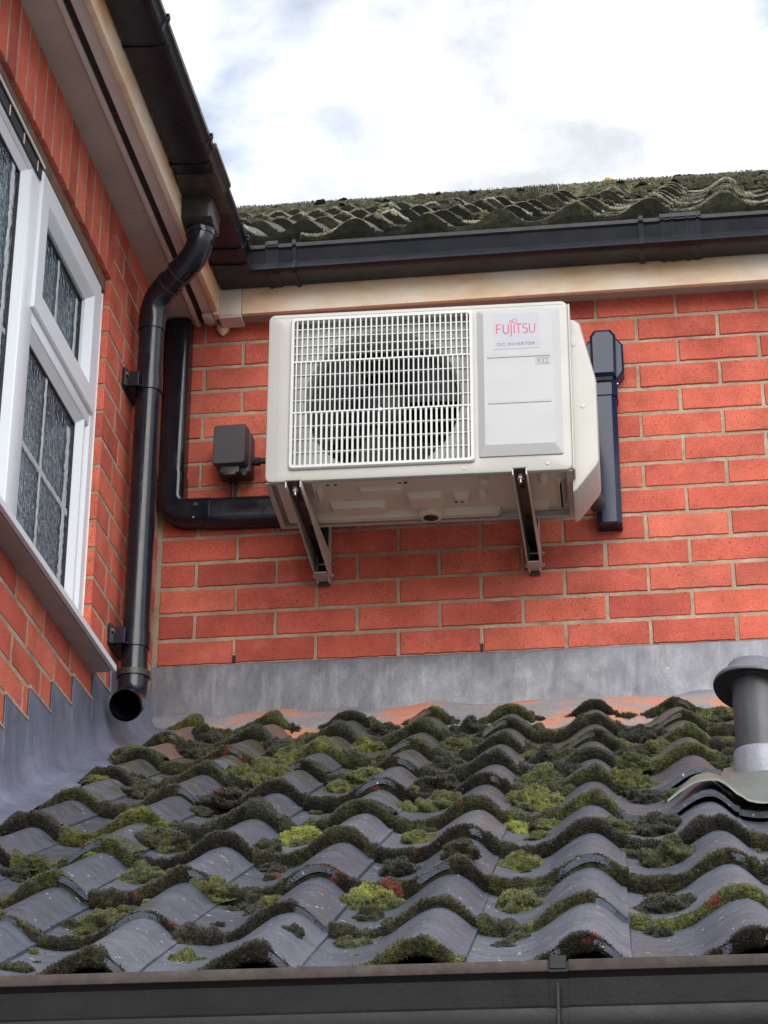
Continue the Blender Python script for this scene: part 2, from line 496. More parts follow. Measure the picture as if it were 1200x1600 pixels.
# ================================================================== bricks
_bcache = {}
def brick_mesh(L, H, var, D=0.07):
    """front face in the local xz plane looking to -y, origin at its lower left corner"""
    key = (round(L, 3), round(H, 3), var)
    if key in _bcache: return _bcache[key]
    rd = random.Random(hash(key) & 0xffff)
    seed = rd.random()*100
    nx = max(4, int(L/.010)); nz = max(4, int(H/.013))
    mb = MB()
    def P(i, j, ins, y):
        x = L*i/nx; z = H*j/nz
        edge = min(i, nx-i, j, nz-j) == 0
        n = noise.noise(Vector((x*60+seed, z*60, 1.3)))*.0017
        n2 = noise.noise(Vector((x*60, z*60+seed, 7.7)))*.0017
        if i == 0: x += ins
        if i == nx: x -= ins
        if j == 0: z += ins
        if j == nz: z -= ins
        yy = y + noise.noise(Vector((x*30+seed, 5.1, z*30)))*.0006
        return (x + (n if edge else 0), yy, z + (n2 if edge else 0))
    idx = {}
    for i in range(nx+1):
        for j in range(nz+1):
            idx[i, j] = len(mb.v); mb.v.append(P(i, j, .0022, 0.0))
    for i in range(nx):
        for j in range(nz):
            mb.f.append((idx[i, j], idx[i+1, j], idx[i+1, j+1], idx[i, j+1]))
    bd = [(i, 0) for i in range(nx)] + [(nx, j) for j in range(nz)] + [(i, nz) for i in range(nx, 0, -1)] + [(0, j) for j in range(nz, 0, -1)]
    prev = [idx[b] for b in bd]
    for ins, y in ((0.0, .0028), (0.0, D)):
        cur = []
        for b in bd:
            cur.append(len(mb.v)); mb.v.append(P(b[0], b[1], ins, y))
        n = len(bd)
        for a in range(n):
            c = (a+1) % n
            mb.f.append((prev[c], prev[a], cur[a], cur[c]))
        prev = cur
    me = mb.mesh('brick', 50, fix=False)
    me.materials.append(M['brick'])
    _bcache[key] = me
    return me

def place_brick(parent, L, H, pos, rz, jit=.0012, jf=.0004):
    me = brick_mesh(L, H, random.randrange(5 if L > .2 else 2))
    o = bpy.data.objects.new('brick', me); COL.objects.link(o)
    o.parent = parent
    o.location = Vector(pos) - Vector(parent.location) + (Vector((random.uniform(-jf, jf), random.uniform(-jit, jit), random.uniform(-jit, jit)*.7)) if rz else Vector((random.uniform(-jit, jit), random.uniform(-jit, jit), random.uniform(-jit, jit)*.7)))
    o.rotation_euler = (0, 0, rz)
    return o

# ---- rear wall (plane y = 0, facing the camera)
wall_b = empty('brick_wall', (1.1, 0, -.3), label='red brick wall carrying the air conditioner, facing the viewer', cat='brick wall')
WALL_X1 = 2.25
MB().box(-.02, WALL_X1, .0032, .11, -.5, 1.30).build('mortar', M['mortar'], wall_b)
for k in range(0, 14):
    z0 = k*CH + .0055
    even = k % 2 == 0
    edges = [.012]
    x = .225 if even else .1125
    while x < WALL_X1:
        edges.append(x); x += .225
    edges.append(WALL_X1)
    for a, b in zip(edges[:-1], edges[1:]):
        x0 = a + (.0046 if a > .02 else 0); x1 = b - (.0046 if b < WALL_X1 else 0)
        if x1-x0 > .03:
            place_brick(wall_b, x1-x0, CH-.0096, (x0, 0, z0-.0006), 0)

# ---- side wall (plane x = 0, facing right); local brick x runs along +y in the world
wall_l = empty('brick_wall', (0, -1.0, -.6), label='red brick side wall with the white window, at the left', cat='brick wall')
Y_END = -2.35
mbm = MB()
mbm.box(-.11, -.0013, Y_END, .0, -1.6, -.225)
mbm.box(-.11, -.0013, -.6375, .0, -.225, 1.25)
mbm.box(-.11, -.0013, Y_END, -.6375, .848, 1.25)
mbm.build('mortar', M['mortar'], wall_l)
def lrow(k, edges):
    z0 = k*CH + .0055
    for a, b in zip(edges[:-1], edges[1:]):
        y0 = a + (.0 if abs(a+.640) < .001 else .0052); y1 = b - .0052
        if y1-y0 > .02:
            place_brick(wall_l, y1-y0, CH-.0096, (0, y0, z0-.0006), PI/2)
for k in range(-3, 14):                               # right of the window
    lrow(k, [-.640, -.520, -.360, -.135, 0.0] if k % 2 == 0 else [-.640, -.475, -.250, -.03])
for k in range(-18, -3):                              # below the sill
    ph = -.79 if k % 2 == 0 else -.914
    e = []
    y = ph + .225*4
    while y > Y_END:
        if y < 0: e.append(y)
        y -= .225
    lrow(k, sorted(e + [0.0, Y_END]))
lrow(-3, [-2.35, -2.14, -1.915, -1.69, -1.465, -1.24, -1.015, -.79, -.640])
ys = -.617
while ys > Y_END + .08:                                # soldier course over the window
    place_brick(wall_l, .0757-.0105, .212, (0, ys-.0757+.0052, .846), PI/2)
    ys -= .0757
for k in (11, 12, 13):
    pass

# ================================================================== eaves of the side building
Y0L = -2.4
ev = empty('eaves_boards', (.08, -1.2, 1.05), label='cream soffit and fascia boards with black vent strip along the left eaves', cat='eaves')
MB().bbox(-.004, .0835, Y0L, -.62, 1.056, 1.070, .0015, 1).build('soffit_board', M['soffit'], ev, 30)
MB().bbox(-.004, .0835, -.617, .0, 1.0565, 1.0705, .0015, 1).build('soffit_board', M['soffit'], ev, 30)
MB().bbox(.0845, .0975, Y0L, -.004, 1.049, 1.066, .0015, 1).build('trim_strip', M['soffit_trim'], ev, 30)
vs_ = MB().box(.0975, .1165, Y0L, -.004, 1.062, 1.068)
yy = Y0L
while yy < -.02:
    vs_.box(.0980, .1160, yy, yy+.004, 1.057, 1.062); yy += .0085
vs_.build('vent_strip', M['vent_mesh'], ev)
MB().bbox(.1165, .1490, Y0L, -.004, 1.050, 1.068, .0015, 1).build('outer_soffit_board', M['soffit_trim'], ev, 30)
fz = [(.1495, 1.042), (.1665, 1.042), (.1665, 1.205), (.1495, 1.205)]
MB().bbox(.1495, .1665, Y0L, -.098, 1.043, 1.205, .0022, 2).build('fascia_board', M['fascia'], ev, 30)

# ---- eaves over the rear wall
eb = empty('eaves_boards', (1.1, -.05, 1.05), label='stained cream fascia board above the air conditioner', cat='eaves')
MB().bbox(.152, 2.3, -.062, .004, 1.056, 1.070, .0015, 1).build('soffit_board', M['soffit'], eb, 30)
MB().bbox(.232, 2.3, -.080, -.0625, 1.040, 1.205, .0025, 2).build('fascia_board', M['fascia'], eb, 30)
MB().bbox(.168, .231, -.084, -.0625, 1.037, 1.205, .002, 2).bbox(.166, .2315, -.082, -.02, 1.030, 1.0375, .002, 1).build('joint_trim', M['soffit_trim'], eb, 30)
MB().bbox(.1500, .1675, -.096, -.0625, 1.036, 1.205, .002, 2).build('corner_post', M['fascia'], eb, 30)
MB().bbox(.118, .148, -.088, -.045, 1.034, 1.049, .002, 2).build('corner_block', M['soffit_trim'], eb, 30)
# lump of old mortar under the corner
mb = MB(); rings = []
for i in range(7):
    t = i/6; r = .018*math.sin(PI*(.12+.85*t))
    rings.append([(.165 + r*1.1*math.cos(a*PI/6)*(1+.3*noise.noise(Vector((a, i, 3)))), -.012 + r*math.sin(a*PI/6)*.8, 1.056 - .045*t) for a in range(12)])
mb.rings(rings, True, True, True).build('mortar_lump', M['fascia'], eb, 60)
# unseen roof slab added behind the boards (keeps the light out)
dk = MB().add([(.14, Y0L, 1.17), (.14, .0, 1.17), (-3.0, .0, 3.4), (-3.0, Y0L, 3.4)], [(0, 1, 2, 3)]).build('light_block_roof', M['deck'])
tag(dk, 'unseen dark roof slab added over the side building to keep light out', 'roof', kind='structure')

# ================================================================== upper gutters
# profile: (offset out from the fascia, z)
GP = [(.004, 1.196), (.004, 1.122), (.012, 1.116), (.086, 1.111), (.102, 1.112), (.1120, 1.1160), (.0985, 1.139), (.0900, 1.142), (.0870, 1.149), (.0995, 1.182), (.1075, 1.187), (.1085, 1.198), (.104, 1.2),
      (.0985, 1.196), (.0955, 1.184), (.0835, 1.149), (.0945, 1.136), (.102, 1.121), (.086, 1.115), (.012, 1.120), (.008, 1.126), (.008, 1.196)]
FX, FY = .1665, -.080
def gl(o, y): return (FX + o, y)
gt = empty('gutter', (.6, -.14, 1.11), label='black plastic gutter running round the inner corner under the upper tiles', cat='gutter')
mb = MB().rings([[(FX+o, Y0L, z) for o, z in GP], [(FX+o, FY-o-.0, z) for o, z in GP]], True, True, True)
mb.build('gutter_channel', M['gutter_bk'], gt, 28)
mb = MB().rings([[(FX+o, FY-o, z) for o, z in GP], [(2.35, FY-o, z) for o, z in GP]], True, True, True)
mb.build('gutter_channel', M['gutter_bk'], gt, 28)
GO = GP[1:13]
def grow(t):
    out = []
    cx, cz = .055, 1.155
    for o, z in GO:
        d = Vector((o-cx, z-cz)); L_ = d.length
        out.append((o + d.x/L_*t, z + d.y/L_*t))
    inn = [(cx + (o-cx)*.93, cz + (z-cz)*.93) for o, z in GO]
    return out + inn[::-1]
def clip_back(name, x0, x1, t, mat, lip=.0):
    q = grow(t)
    o = MB().rings([[(x0, FY-o, z) for o, z in q], [(x1, FY-o, z) for o, z in q]], True, True, True)
    o.bbox(x0, x1, FY-.114, FY-.096, 1.192, 1.2065, .002, 1)
    return o.build(name, mat, gt, 28)
def clip_left(name, y0, y1, t, mat):
    q = grow(t)
    o = MB().rings([[(FX+o, y0, z) for o, z in q], [(FX+o, y1, z) for o, z in q]], True, True, True)
    o.bbox(FX+.096, FX+.114, y0, y1, 1.192, 1.2065, .002, 1)
    return o.build(name, mat, gt, 28)
# union over the joint, right
u = clip_back('union', 1.430, 1.545, .0035, M['gutter_bk'])
for xa in (1.437, 1.463, 1.503, 1.532):
    clip_back('union_rib', xa, xa+.005, .0065, M['gutter_bk'])
clip_back('support_clip', 1.372, 1.386, .006, M['gutter_bk'])
clip_back('union', .322, .355, .0035, M['gutter_bk'])
clip_back('union_rib', .318, .323, .0065, M['gutter_bk'])
clip_back('support_clip', .395, .406, .006, M['gutter_bk'])
clip_left('support_clip', -1.262, -1.246, .005, M['gutter_bk'])
clip_left('support_clip', -.748, -.735, .005, M['gutter_bk'])
clip_left('union', -.70, -.50, .003, M['black_dirty'])
clip_left('union_rib', -.32, -.312, .0055, M['gutter_bk'])
clip_left('union_rib', -.235, -.225, .0055, M['gutter_bk'])
# drop out to the down pipe
mb = MB()
ox, oy = .208, -.535
q0 = rrect(ox-.046, ox+.044, oy-.060, oy+.060, .012, 3)
q1 = rrect(ox-.044, ox+.042, oy-.056, oy+.056, .012, 3)
q2 = rrect(ox-.040, ox+.040, oy-.046, oy+.046, .030, 3)
mb.rings([[(x, y, 1.120) for x, y in q0], [(x, y, 1.098) for x, y in q0], [(x, y, 1.096) for x, y in q1], [(x, y, 1.052) for x, y in q1], [(x, y, 1.045) for x, y in q2]], True, True, True)
mb.build('outlet', M['black_dirty'], gt, 35)
# ================================================================== down pipe
PX, PY = .057, -.413
dp = empty('downpipe', (PX, PY, -.2), label='round black downpipe with swan neck beside the window wall', cat='downpipe')
def bez(a, b, c, n=8):
    a, b, c = Vector(a), Vector(b), Vector(c)
    return [a*(1-t)**2 + b*2*t*(1-t) + c*t*t for t in [i/n for i in range(n+1)]]
A = Vector((ox, oy+.004, 1.05)); B = Vector((ox, oy+.012, .985)); C = Vector((PX, PY, .905)); D = Vector((PX, PY, .84))
pr = .034
MB().tube([A, A.lerp(B, .3)], .0385).build('socket', M['black'], dp, 40)
m1 = B.lerp(C, .30); m2 = B.lerp(C, .72)
MB().tube([A.lerp(B, .25)] + bez(A.lerp(B, .42), B, m1) + [B.lerp(C, .42)], .037).build('bend', M['black'], dp, 40)
MB().tube([B.lerp(C, .36), B.lerp(C, .66)], pr).build('offset_pipe', M['black'], dp, 40)
MB().tube([B.lerp(C, .6)] + bez(m2, C, D) + [D + Vector((0, 0, -.03))], .037).build('bend', M['black'], dp, 40)
for t, rr in ((.44, .0385), (.66, .0385)):
    d = (C-B).normalized()*.002; c0 = B.lerp(C, t)
    MB().tube([c0-d, c0+d], rr).build('joint_ring', M['gutter_lip'], dp, 40)
d = Vector((0, 0, .003)); c0 = A.lerp(B, .32)
MB().tube([c0-d, c0+d], .0395).build('joint_ring', M['black'], dp, 40)
MB().tube([(PX, PY, .84), (PX, PY, -.195)], pr).build('pipe', M['black'], dp, 40)
for zb in (.645, -.085):
    mb = MB().tube([(PX, PY, zb+.022), (PX, PY, zb-.022)], pr+.0035)
    o = mb.build('pipe_clip', M['black'], dp, 40)
    pm = MB().bbox(.001, .010, PY-.066, PY+.066, zb-.028, zb+.028, .003, 1)
    pm.bbox(.006, .042, PY-.052, PY-.040, zb-.024, zb+.020, .002, 1).bbox(.006, .042, PY+.040, PY+.052, zb-.024, zb+.020, .002, 1)
    pm.bbox(.006, .05, PY-.05, PY+.05, zb-.024, zb-.020, .001, 1)
    pm.build('clip_bracket', M['black'], o, 30)
    MB().tube([(.009, PY-.058, zb+.010), (.014, PY-.058, zb+.010)], .005, 10).build('screw', M['zinc'], o, 40)
# shoe at the foot, open end tipped to the viewer
S0 = Vector((PX, PY, -.182)); S1 = Vector((PX+.0, PY-.004, -.252)); S2 = Vector((PX+.004, PY-.080, -.286))
path = [S0, S0.lerp(S1, .25)] + bez(S0.lerp(S1, .45), S1, S1.lerp(S2, .55), 7) + [S2]
mb = MB().tube(path, [.0385]*(len(path)), 28, (True, False))
mb.tube(path[::-1], [.0345]*(len(path)), 28, (False, False))
# rim
t = (S2 - path[-2]).normalized()
mb.tube([S2 - t*.010, S2 - t*.001, S2 + t*.001], [.041, .041, .0395], 28, (False, False)).tube([S2 + t*.001, S2 - t*.03], [.0395, .0345], 28, (False, False))
mb.build('shoe', M['black'], dp, 40)
MB().tube([S0 + Vector((0, 0, .012)), S0 + Vector((0, 0, -.004))], .0425, 28).build('shoe_collar', M['black_dirty'], dp, 40)

# ================================================================== window
wn_ = empty('window', (-.03, -1.4, -.2), label='white plastic window with obscure leaded glass in the side wall', cat='window')
def ring_frame(mb, y0, y1, z0, z1, prof):
    """mitred frame: prof = list of (inset, x)"""
    rings = []
    for ins, x in prof:
        rings.append([(x, y0+ins, z0+ins), (x, y1-ins, z0+ins), (x, y1-ins, z1-ins), (x, y0+ins, z1-ins)])
    return mb.rings(rings, True)
FXO = -.020
WY0, WY1, WZ0, WZ1 = -2.32, -.642, -.205, .803
ring_frame(MB(), WY0, WY1, WZ0, WZ1, [(0, -.085), (0, FXO-.006), (.004, FXO), (.040, FXO), (.046, FXO-.006), (.052, FXO-.030), (.052, -.085)]).build('outer_frame', M['upvc'], wn_)
# mullion and transom
MB().bbox(-.08, FXO-.001, -1.300, -1.213, WZ0+.03, WZ1-.03, .004, 2).build('mullion', M['upvc'], wn_, 30)
MB().bbox(-.08, FXO-.002, -1.214, WY1+.03, .394, .462, .004, 2).build('transom', M['upvc'], wn_, 30)
# glazing beads
def bead(y0, y1, z0, z1, name='glazing_bead', w=.020, xf=FXO-.004):
    return ring_frame(MB(), y0, y1, z0, z1, [(-.004, -.05), (-.004, xf), (.002, xf), (w, xf-.016), (w, -.05)]).build(name, M['upvc'], wn_)
def gasket(y0, y1, z0, z1):
    ring_frame(MB(), y0, y1, z0, z1, [(0, -.0395), (.006, -.0395), (.006, -.05)]).build('gasket', M['rubber'], wn_)
def pane(y0, y1, z0, z1, bars):
    o = MB().box(-.050, -.044, y0, y1, z0, z1).build('pane', M['glass'], wn_)
    for (a0, a1, b0, b1) in bars:
        # seen wavy through the moulded glass: the strips themselves are hand-bent
        vert = (b1-b0) > (a1-a0); n_ = int(max(a1-a0, b1-b0)/.006)
        q_ = []
        for i_ in range(n_+1):
            t_ = i_/n_
            if vert:
                z_ = b0 + (b1-b0)*t_; c_ = (a0+a1)/2 + .004*noise.noise(Vector((a0*9, z_*55, 1))); w_ = (a1-a0)/1.6*(1+.60*noise.noise(Vector((a0, z_*90, 5))))
                q_.append([(-.0436, c_-w_, z_), (-.0420, c_, z_), (-.0436, c_+w_, z_)])
            else:
                y_ = a0 + (a1-a0)*t_; c_ = (b0+b1)/2 + .003*noise.noise(Vector((b0*9, y_*55, 1))); w_ = (b1-b0)/1.7*(1+.55*noise.noise(Vector((b0, y_*90, 5))))
                q_.append([(-.0436, y_, c_-w_), (-.0424, y_, c_), (-.0436, y_, c_+w_)])
        MB().rings(q_, False).build('lead_bar', M['lead_bar'], o)
    ring_frame(MB(), y0-.01, y1+.01, z0-.01, z1+.01, [(0, -.062), (.024, -.062), (.034, -.09), (.034, -.13), (0, -.13)]).build('inner_frame', M['inner_frame'], o)
# left fixed light
bead(-2.27, -1.297, -.16, .765, w=.028); gasket(-2.242, -1.325, -.132, .737)
pane(-2.245, -1.322, -.135, .740, [(-1.700, -1.686, -.13, .735), (-1.372, -1.352, -.13, .735), (-2.24, -1.33, .30, .314)])
# lower right light
bead(-1.208, -.720, -.160, .398, w=.026); gasket(-1.182, -.746, -.134, .372)
pane(-1.184, -.744, -.136, .374, [(-1.000, -.986, -.13, .37), (-1.18, -.748, .115, .129), (-.795, -.772, -.13, .34)])
# upper right opening sash, proud of the frame
SX = -.013
ring_frame(MB(), -1.232, -.676, .428, .8015, [(0, -.03), (0, SX-.004), (.004, SX), (.060, SX), (.064, SX-.003), (.082, SX-.019), (.082, -.05)]).build('sash', M['upvc'], wn_)
gasket(-1.150, -.758, .510, .7195)
pane(-1.152, -.756, .508, .7215, [(-.968, -.954, .51, .72), (-.800, -.782, .51, .70)])
# seals, trickle vent and lintel edge
MB().bbox(-.030, -.0175, -.6455, -.6405, -.2, .803, .002, 1).build('sealant', M['sealant'], wn_, 30)
MB().bbox(-.0125, -.008, WY0, -1.236, .799, .8055, .001, 1).build('lintel_edge', M['upvc'], wn_, 30)
tv = MB().bbox(-.0195, -.0155, WY0, -1.238, .766, .7985, .001, 1).build('trickle_vent', M['rubber'], wn_, 30)
for a in np.arange(-2.2, -1.25, .115):
    MB().bbox(-.0155, -.0135, a, a+.006, .768, .797, .001, 1).build('vent_clip', M['soffit_trim'], tv, 30)
MB().box(-.10, -.0130, WY0, -.6425, .8032, .8450).build('lintel', M['lintel'], wn_)
# sill
sl = [( -.09, -.203), (-.02, -.203), (.056, -.219), (.0615, -.222), (.0615, -.238), (.052, -.2385), (.050, -.2345), (-.003, -.2345), (-.09, -.2345)]
MB().prism(sl, 'y', WY0, -.600).build('sill', M['upvc'], wn_)
MB().box(-.0025, .0490, WY0, -.6055, -.2400, -.2352).build('sill_underside', M['sill_under'], wn_)
# the room behind
rm = MB()
rm.box(-1.3, -1.25, -2.5, -.5, -.4, 1.0).box(-1.25, -.115, -2.5, -2.45, -.4, 1.0).box(-1.25, -.115, -.55, -.5, -.4, 1.0).box(-1.25, -.115, -2.45, -.55, .95, 1.0).box(-1.25, -.115, -2.45, -.55, -.4, -.35)
rm.build('room', M['curtain'])
tag(bpy.data.objects['room'], 'dim grey room interior seen through the obscure glass', 'room', kind='structure')

# ================================================================== lower roof geometry
TL = .477; PITCH = math.atan(TL)
ZB = -.233                        # roof base plane at y = 0
SHEAR = -.032
COVER = .212; AMP = .046; THK = .014
GAUGE = .306                      # horizontal row spacing
NOSE0 = -2.822
UC = .75
def prof(u):
    """height of the pantile over its bed, u in 0..1 across one cover width (crest at .68)"""
    if u < 0: return -.010
    if u <= .42:
        return .003 + .009*((u-.20)/.22)**2
    if u <= UC:
        t = (u-.42)/(UC-.42)
        b = .5-.5*math.cos(PI*(.16 + .84*t))
        b0 = .5-.5*math.cos(PI*.16)
        return .012 + (AMP-.012)*((b-b0)/(1-b0))**.78
    t = min(1.0, (u-UC)/(.975-UC))
    return .015 + (AMP-.015)*(.5+.5*math.cos(PI*t))**.58
def tile_mesh(name, seed, slope_len, lift, mat):
    nu, nv = 26, 5
    L_ = slope_len
    us = [-.07, -.001] + [i/nu for i in range(nu+1)]
    mb = MB(); top, bot = [], []
    for j in range(nv+1):
        v = j/nv; y = L_*v
        rt, rb = [], []
        for u in us:
            h = prof(u)
            w = noise.noise(Vector((u*3+seed, v*3, seed)))*.0012
            x = u*COVER + SHEAR*y
            drop = -.0025 if j == 0 else 0
            rt.append((x, y - (0.002 if j else 0) + noise.noise(Vector((u*9+seed, 2, 3)))*(.0016 if j == 0 else 0), h + THK + w + drop))
            rb.append((x, y, h + w*.5))
        top.append(rt); bot.append(rb)
    nm = len(us)
    # closed loop per row: top then bottom reversed
    rings = [top[j] + bot[j][::-1] for j in range(nv+1)]
    # small rounded nose
    mb.rings(rings, True, True, True)
    me = mb.mesh(name, 38)
    me.materials.append(mat)
    return me
SL = .425; LIFT = .022
gs = GAUGE/math.cos(PITCH)
tilt = math.atan(LIFT/gs)
tile_meshes = [tile_mesh('pantile', 3.1*i+1, SL, LIFT, M['tile']) for i in range(5)]
tile_red = [tile_mesh('pantile_red', 3.7*i+40, SL, LIFT, M['terracotta']) for i in range(2)]

# ------------------------------------------------------------------ moss meshes
def tufts(P, N, size, lean=.55, rs=None):
    """little three-sided spikes at points P with normals N (numpy arrays)"""
    rs = rs or rng
    n = len(P)
    d = N + rs.normal(0, lean, (n, 3)); d /= np.linalg.norm(d, axis=1, keepdims=True)
    a = np.cross(d, rs.normal(0, 1, (n, 3))); a /= np.linalg.norm(a, axis=1, keepdims=True) + 1e-9
    b = np.cross(d, a)
    s = size*rs.uniform(.6, 1.35, (n, 1))
    V = np.empty((n, 4, 3))
    w = s*.34
    V[:, 0] = P + a*w; V[:, 1] = P + (-.5*a + .87*b)*w; V[:, 2] = P + (-.5*a - .87*b)*w; V[:, 3] = P + d*s
    i = np.arange(n)[:, None]*4
    F = np.concatenate([i + [0, 1, 3], i + [1, 2, 3], i + [2, 0, 3]], 0)
    return V.reshape(-1, 3), F
def mesh_np(name, parts, mat):
    me = bpy.data.meshes.new(name)
    vs, fs, off = [], [], 0
    for V, F in parts:
        vs.append(V); fs.append(F + off); off += len(V)
    V = np.concatenate(vs); F = np.concatenate(fs)
    me.vertices.add(len(V)); me.vertices.foreach_set('co', V.astype(np.float32).ravel())
    me.loops.add(F.size); me.loops.foreach_set('vertex_index', F.astype(np.int32).ravel())
    me.polygons.add(len(F)); me.polygons.foreach_set('loop_start', np.arange(0, F.size, 3, dtype=np.int32))
    me.update(calc_edges=True)
    me.materials.append(mat)
    return me
def quads_to_tris(nr, nc):
    F = []
    for i in range(nr-1):
        for j in range(nc-1):
            a = i*nc+j
            F += [(a, a+1, a+nc+1), (a, a+nc+1, a+nc)]
    return np.array(F)
def strip_mesh(seed, mat, amount=1.0, dens=1500, size=.0062, back=.035, low=1.0, cover=.42):
    """moss growing over the nose of one tile, in tile coordinates"""
    rs = np.random.default_rng(seed)
    nc, nr = 64, 9
    P = np.zeros((nr, nc, 3)); pres = np.zeros(nc)
    for c in range(nc):
        u = -.01 + 1.02*c/(nc-1)
        h = prof(min(max(u, 0.0), 1.0))
        pan = 1 - h/AMP
        th = (.0022 + .010*amount*max(0, 1.3*noise.noise(Vector((u*6+seed, seed*.7, 0)))+.30) + .0045*pan*amount)
        th *= .75 + .5*noise.noise(Vector((u*17, seed, 4)))
        pr_s = noise.noise(Vector((u*2.6 + seed*1.7, seed*3.3, 6)))*1.25 + noise.noise(Vector((u*8 + seed, 1, seed)))*.35 + cover + .18*pan
        pr_s = min(1.0, max(0.0, pr_s*1.6)); pres[c] = pr_s
        th = max(th, .0012)*pr_s - .004*(1-pr_s)
        bk = .004 + back*pr_s*(.35 + .9*max(0, noise.noise(Vector((u*4+9, seed*1.3, 2)))+.35))
        # cross section: from the top face, over the nose, down the front
        cs = [(bk, THK - .0015), (bk*.7, THK + th*.55), (bk*.35, THK + th*.9), (.0, THK + th*.75), (-th*.8, THK*.8 + th*.3), (-th*1.15, THK*.35), (-th*1.05, -THK*.35*low), (-th*.6, -THK*1.0*low), (.004, -THK*1.15*low)]
        for r, (y, z) in enumerate(cs):
            k = noise.noise(Vector((u*30+seed, r*.8, seed)))*.0030 + noise.noise(Vector((u*70+seed, r*1.7, seed)))*.0022
            P[r, c] = (u*COVER + SHEAR*y, y + k*.6, h + z + (k if 0 < r < 8 else 0))
    V = P.reshape(-1, 3); F = quads_to_tris(nr, nc)[:, ::-1]
    # tufts
    tri = V[F]; cr = np.cross(tri[:, 1]-tri[:, 0], tri[:, 2]-tri[:, 0]); A = np.linalg.norm(cr, axis=1)
    Nn = cr/(A[:, None]+1e-12)
    # make normals point away from the tile nose centre line
    cen = tri.mean(1); ref = np.stack([cen[:, 0], np.full(len(cen), .02), cen[:, 2]*0 + 0], 1)
    ctr = cen.copy(); ctr[:, 1] = .012; 
    hh = np.array([prof(min(max(x/COVER, 0), 1)) for x in cen[:, 0]]); ctr[:, 2] = hh - .001
    sgn = np.sign(((cen-ctr)*Nn).sum(1)); Nn *= sgn[:, None]
    A = A*(pres[(F[:, 0] % nc)]**1.5 + .01)
    idx = rs.choice(len(F), dens, p=A/A.sum())
    w = rs.dirichlet((1, 1, 1), dens)
    pts = (V[F[idx]]*w[:, :, None]).sum(1)
    return mesh_np('moss_strip', [(V, F), tufts(pts, Nn[idx], size, .6, rs)], mat)
def cushion_mesh(seed, mat, dens=2400, size=.095):
    """unit cushion: radius 1, height about .55"""
    rs = np.random.default_rng(seed)
    nr, nc = 14, 37
    P = np.zeros((nr, nc, 3))
    for r in range(nr):
        th = (PI/2)*(r/(nr-1))*1.12
        for c in range(nc):
            a = 2*PI*c/(nc-1)
            d = Vector((math.sin(th)*math.cos(a), math.sin(th)*math.sin(a), math.cos(th)))
            k = 1 + .48*noise.noise(d*1.9 + Vector((seed*3.1, 0, 0))) + .20*noise.noise(d*3.6 + Vector((0, seed*2.3, 0))) + .20*noise.noise(d*7.5 + Vector((seed, 0, 2)))
            P[r, c] = (d.x*k, d.y*k, d.z*k*.72 if d.z > 0 else d.z*.3)
    P[:, -1] = P[:, 0]
    V = P.reshape(-1, 3); F = quads_to_tris(nr, nc)
    tri = V[F]; cr = np.cross(tri[:, 1]-tri[:, 0], tri[:, 2]-tri[:, 0]); A = np.linalg.norm(cr, axis=1)+1e-12
    Nn = cr/A[:, None]; s = np.sign((tri.mean(1)*Nn).sum(1)); Nn *= s[:, None]
    idx = rs.choice(len(F), dens, p=A/A.sum()); w = rs.dirichlet((1, 1, 1), dens)
    pts = (V[F[idx]]*w[:, :, None]).sum(1)
    return mesh_np('moss_cushion', [(V, F), tufts(pts, Nn[idx], size, .55, rs)], mat)
strips = [strip_mesh(11+i, M['moss_dark'], a, 3000, .0042, b, 1.0, .44) for i, (a, b) in enumerate(((.7, .03), (.9, .05), (1.1, .035), (1.3, .06), (1.0, .025), (.8, .04), (1.2, .05), (.6, .03)))]
strips_front = [strip_mesh(131+i, M['moss_dark'], a, 2000, .0042, .03, .30, .40) for i, a in enumerate((.6, .8, .7))]
strips_thick = [strip_mesh(31+i, M['moss_mid'], a, 4200, .0048, .13, 1.0, .75) for i, a in enumerate((1.5, 1.8, 1.4, 1.6))]
cush_b = [cushion_mesh(51+i, M['moss_bright']) for i in range(4)]
cush_m = [cushion_mesh(61+i, M['moss_mid']) for i in range(4)]
cush_d = [cushion_mesh(71+i, M['moss_dark']) for i in range(3)]

# ------------------------------------------------------------------ the lower roof
lr = empty('tiled_roof', (1.0, -1.4, -.9), label='low grey pantile roof thick with moss in the foreground', cat='roof')
LRL = Vector(lr.location)
CREST0 = .985
COLS = range(-4, 6)
ROWS = 10
def tile_origin(col, row):
    y = NOSE0 + GAUGE*row
    xl = CREST0 + COVER*col - UC*COVER + (-SHEAR)*(-y)
    z = ZB + TL*y + LIFT/math.cos(PITCH)*1.0
    return Vector((xl, y, z))
def surf(x, y):
    """top of the tiling at a plan position"""
    row = int(math.floor((y - NOSE0)/GAUGE)); row = max(0, min(ROWS-1, row))
    xs = x - SHEAR*0 - (-SHEAR)*(-y)
    q = (xs - (CREST0 - UC*COVER))/COVER
    u = q - math.floor(q)
    yn = NOSE0 + GAUGE*row
    s = (y-yn)/GAUGE
    return ZB + TL*y + (prof(u) + THK + LIFT*(1-s))/math.cos(PITCH), u
RX = PITCH - tilt
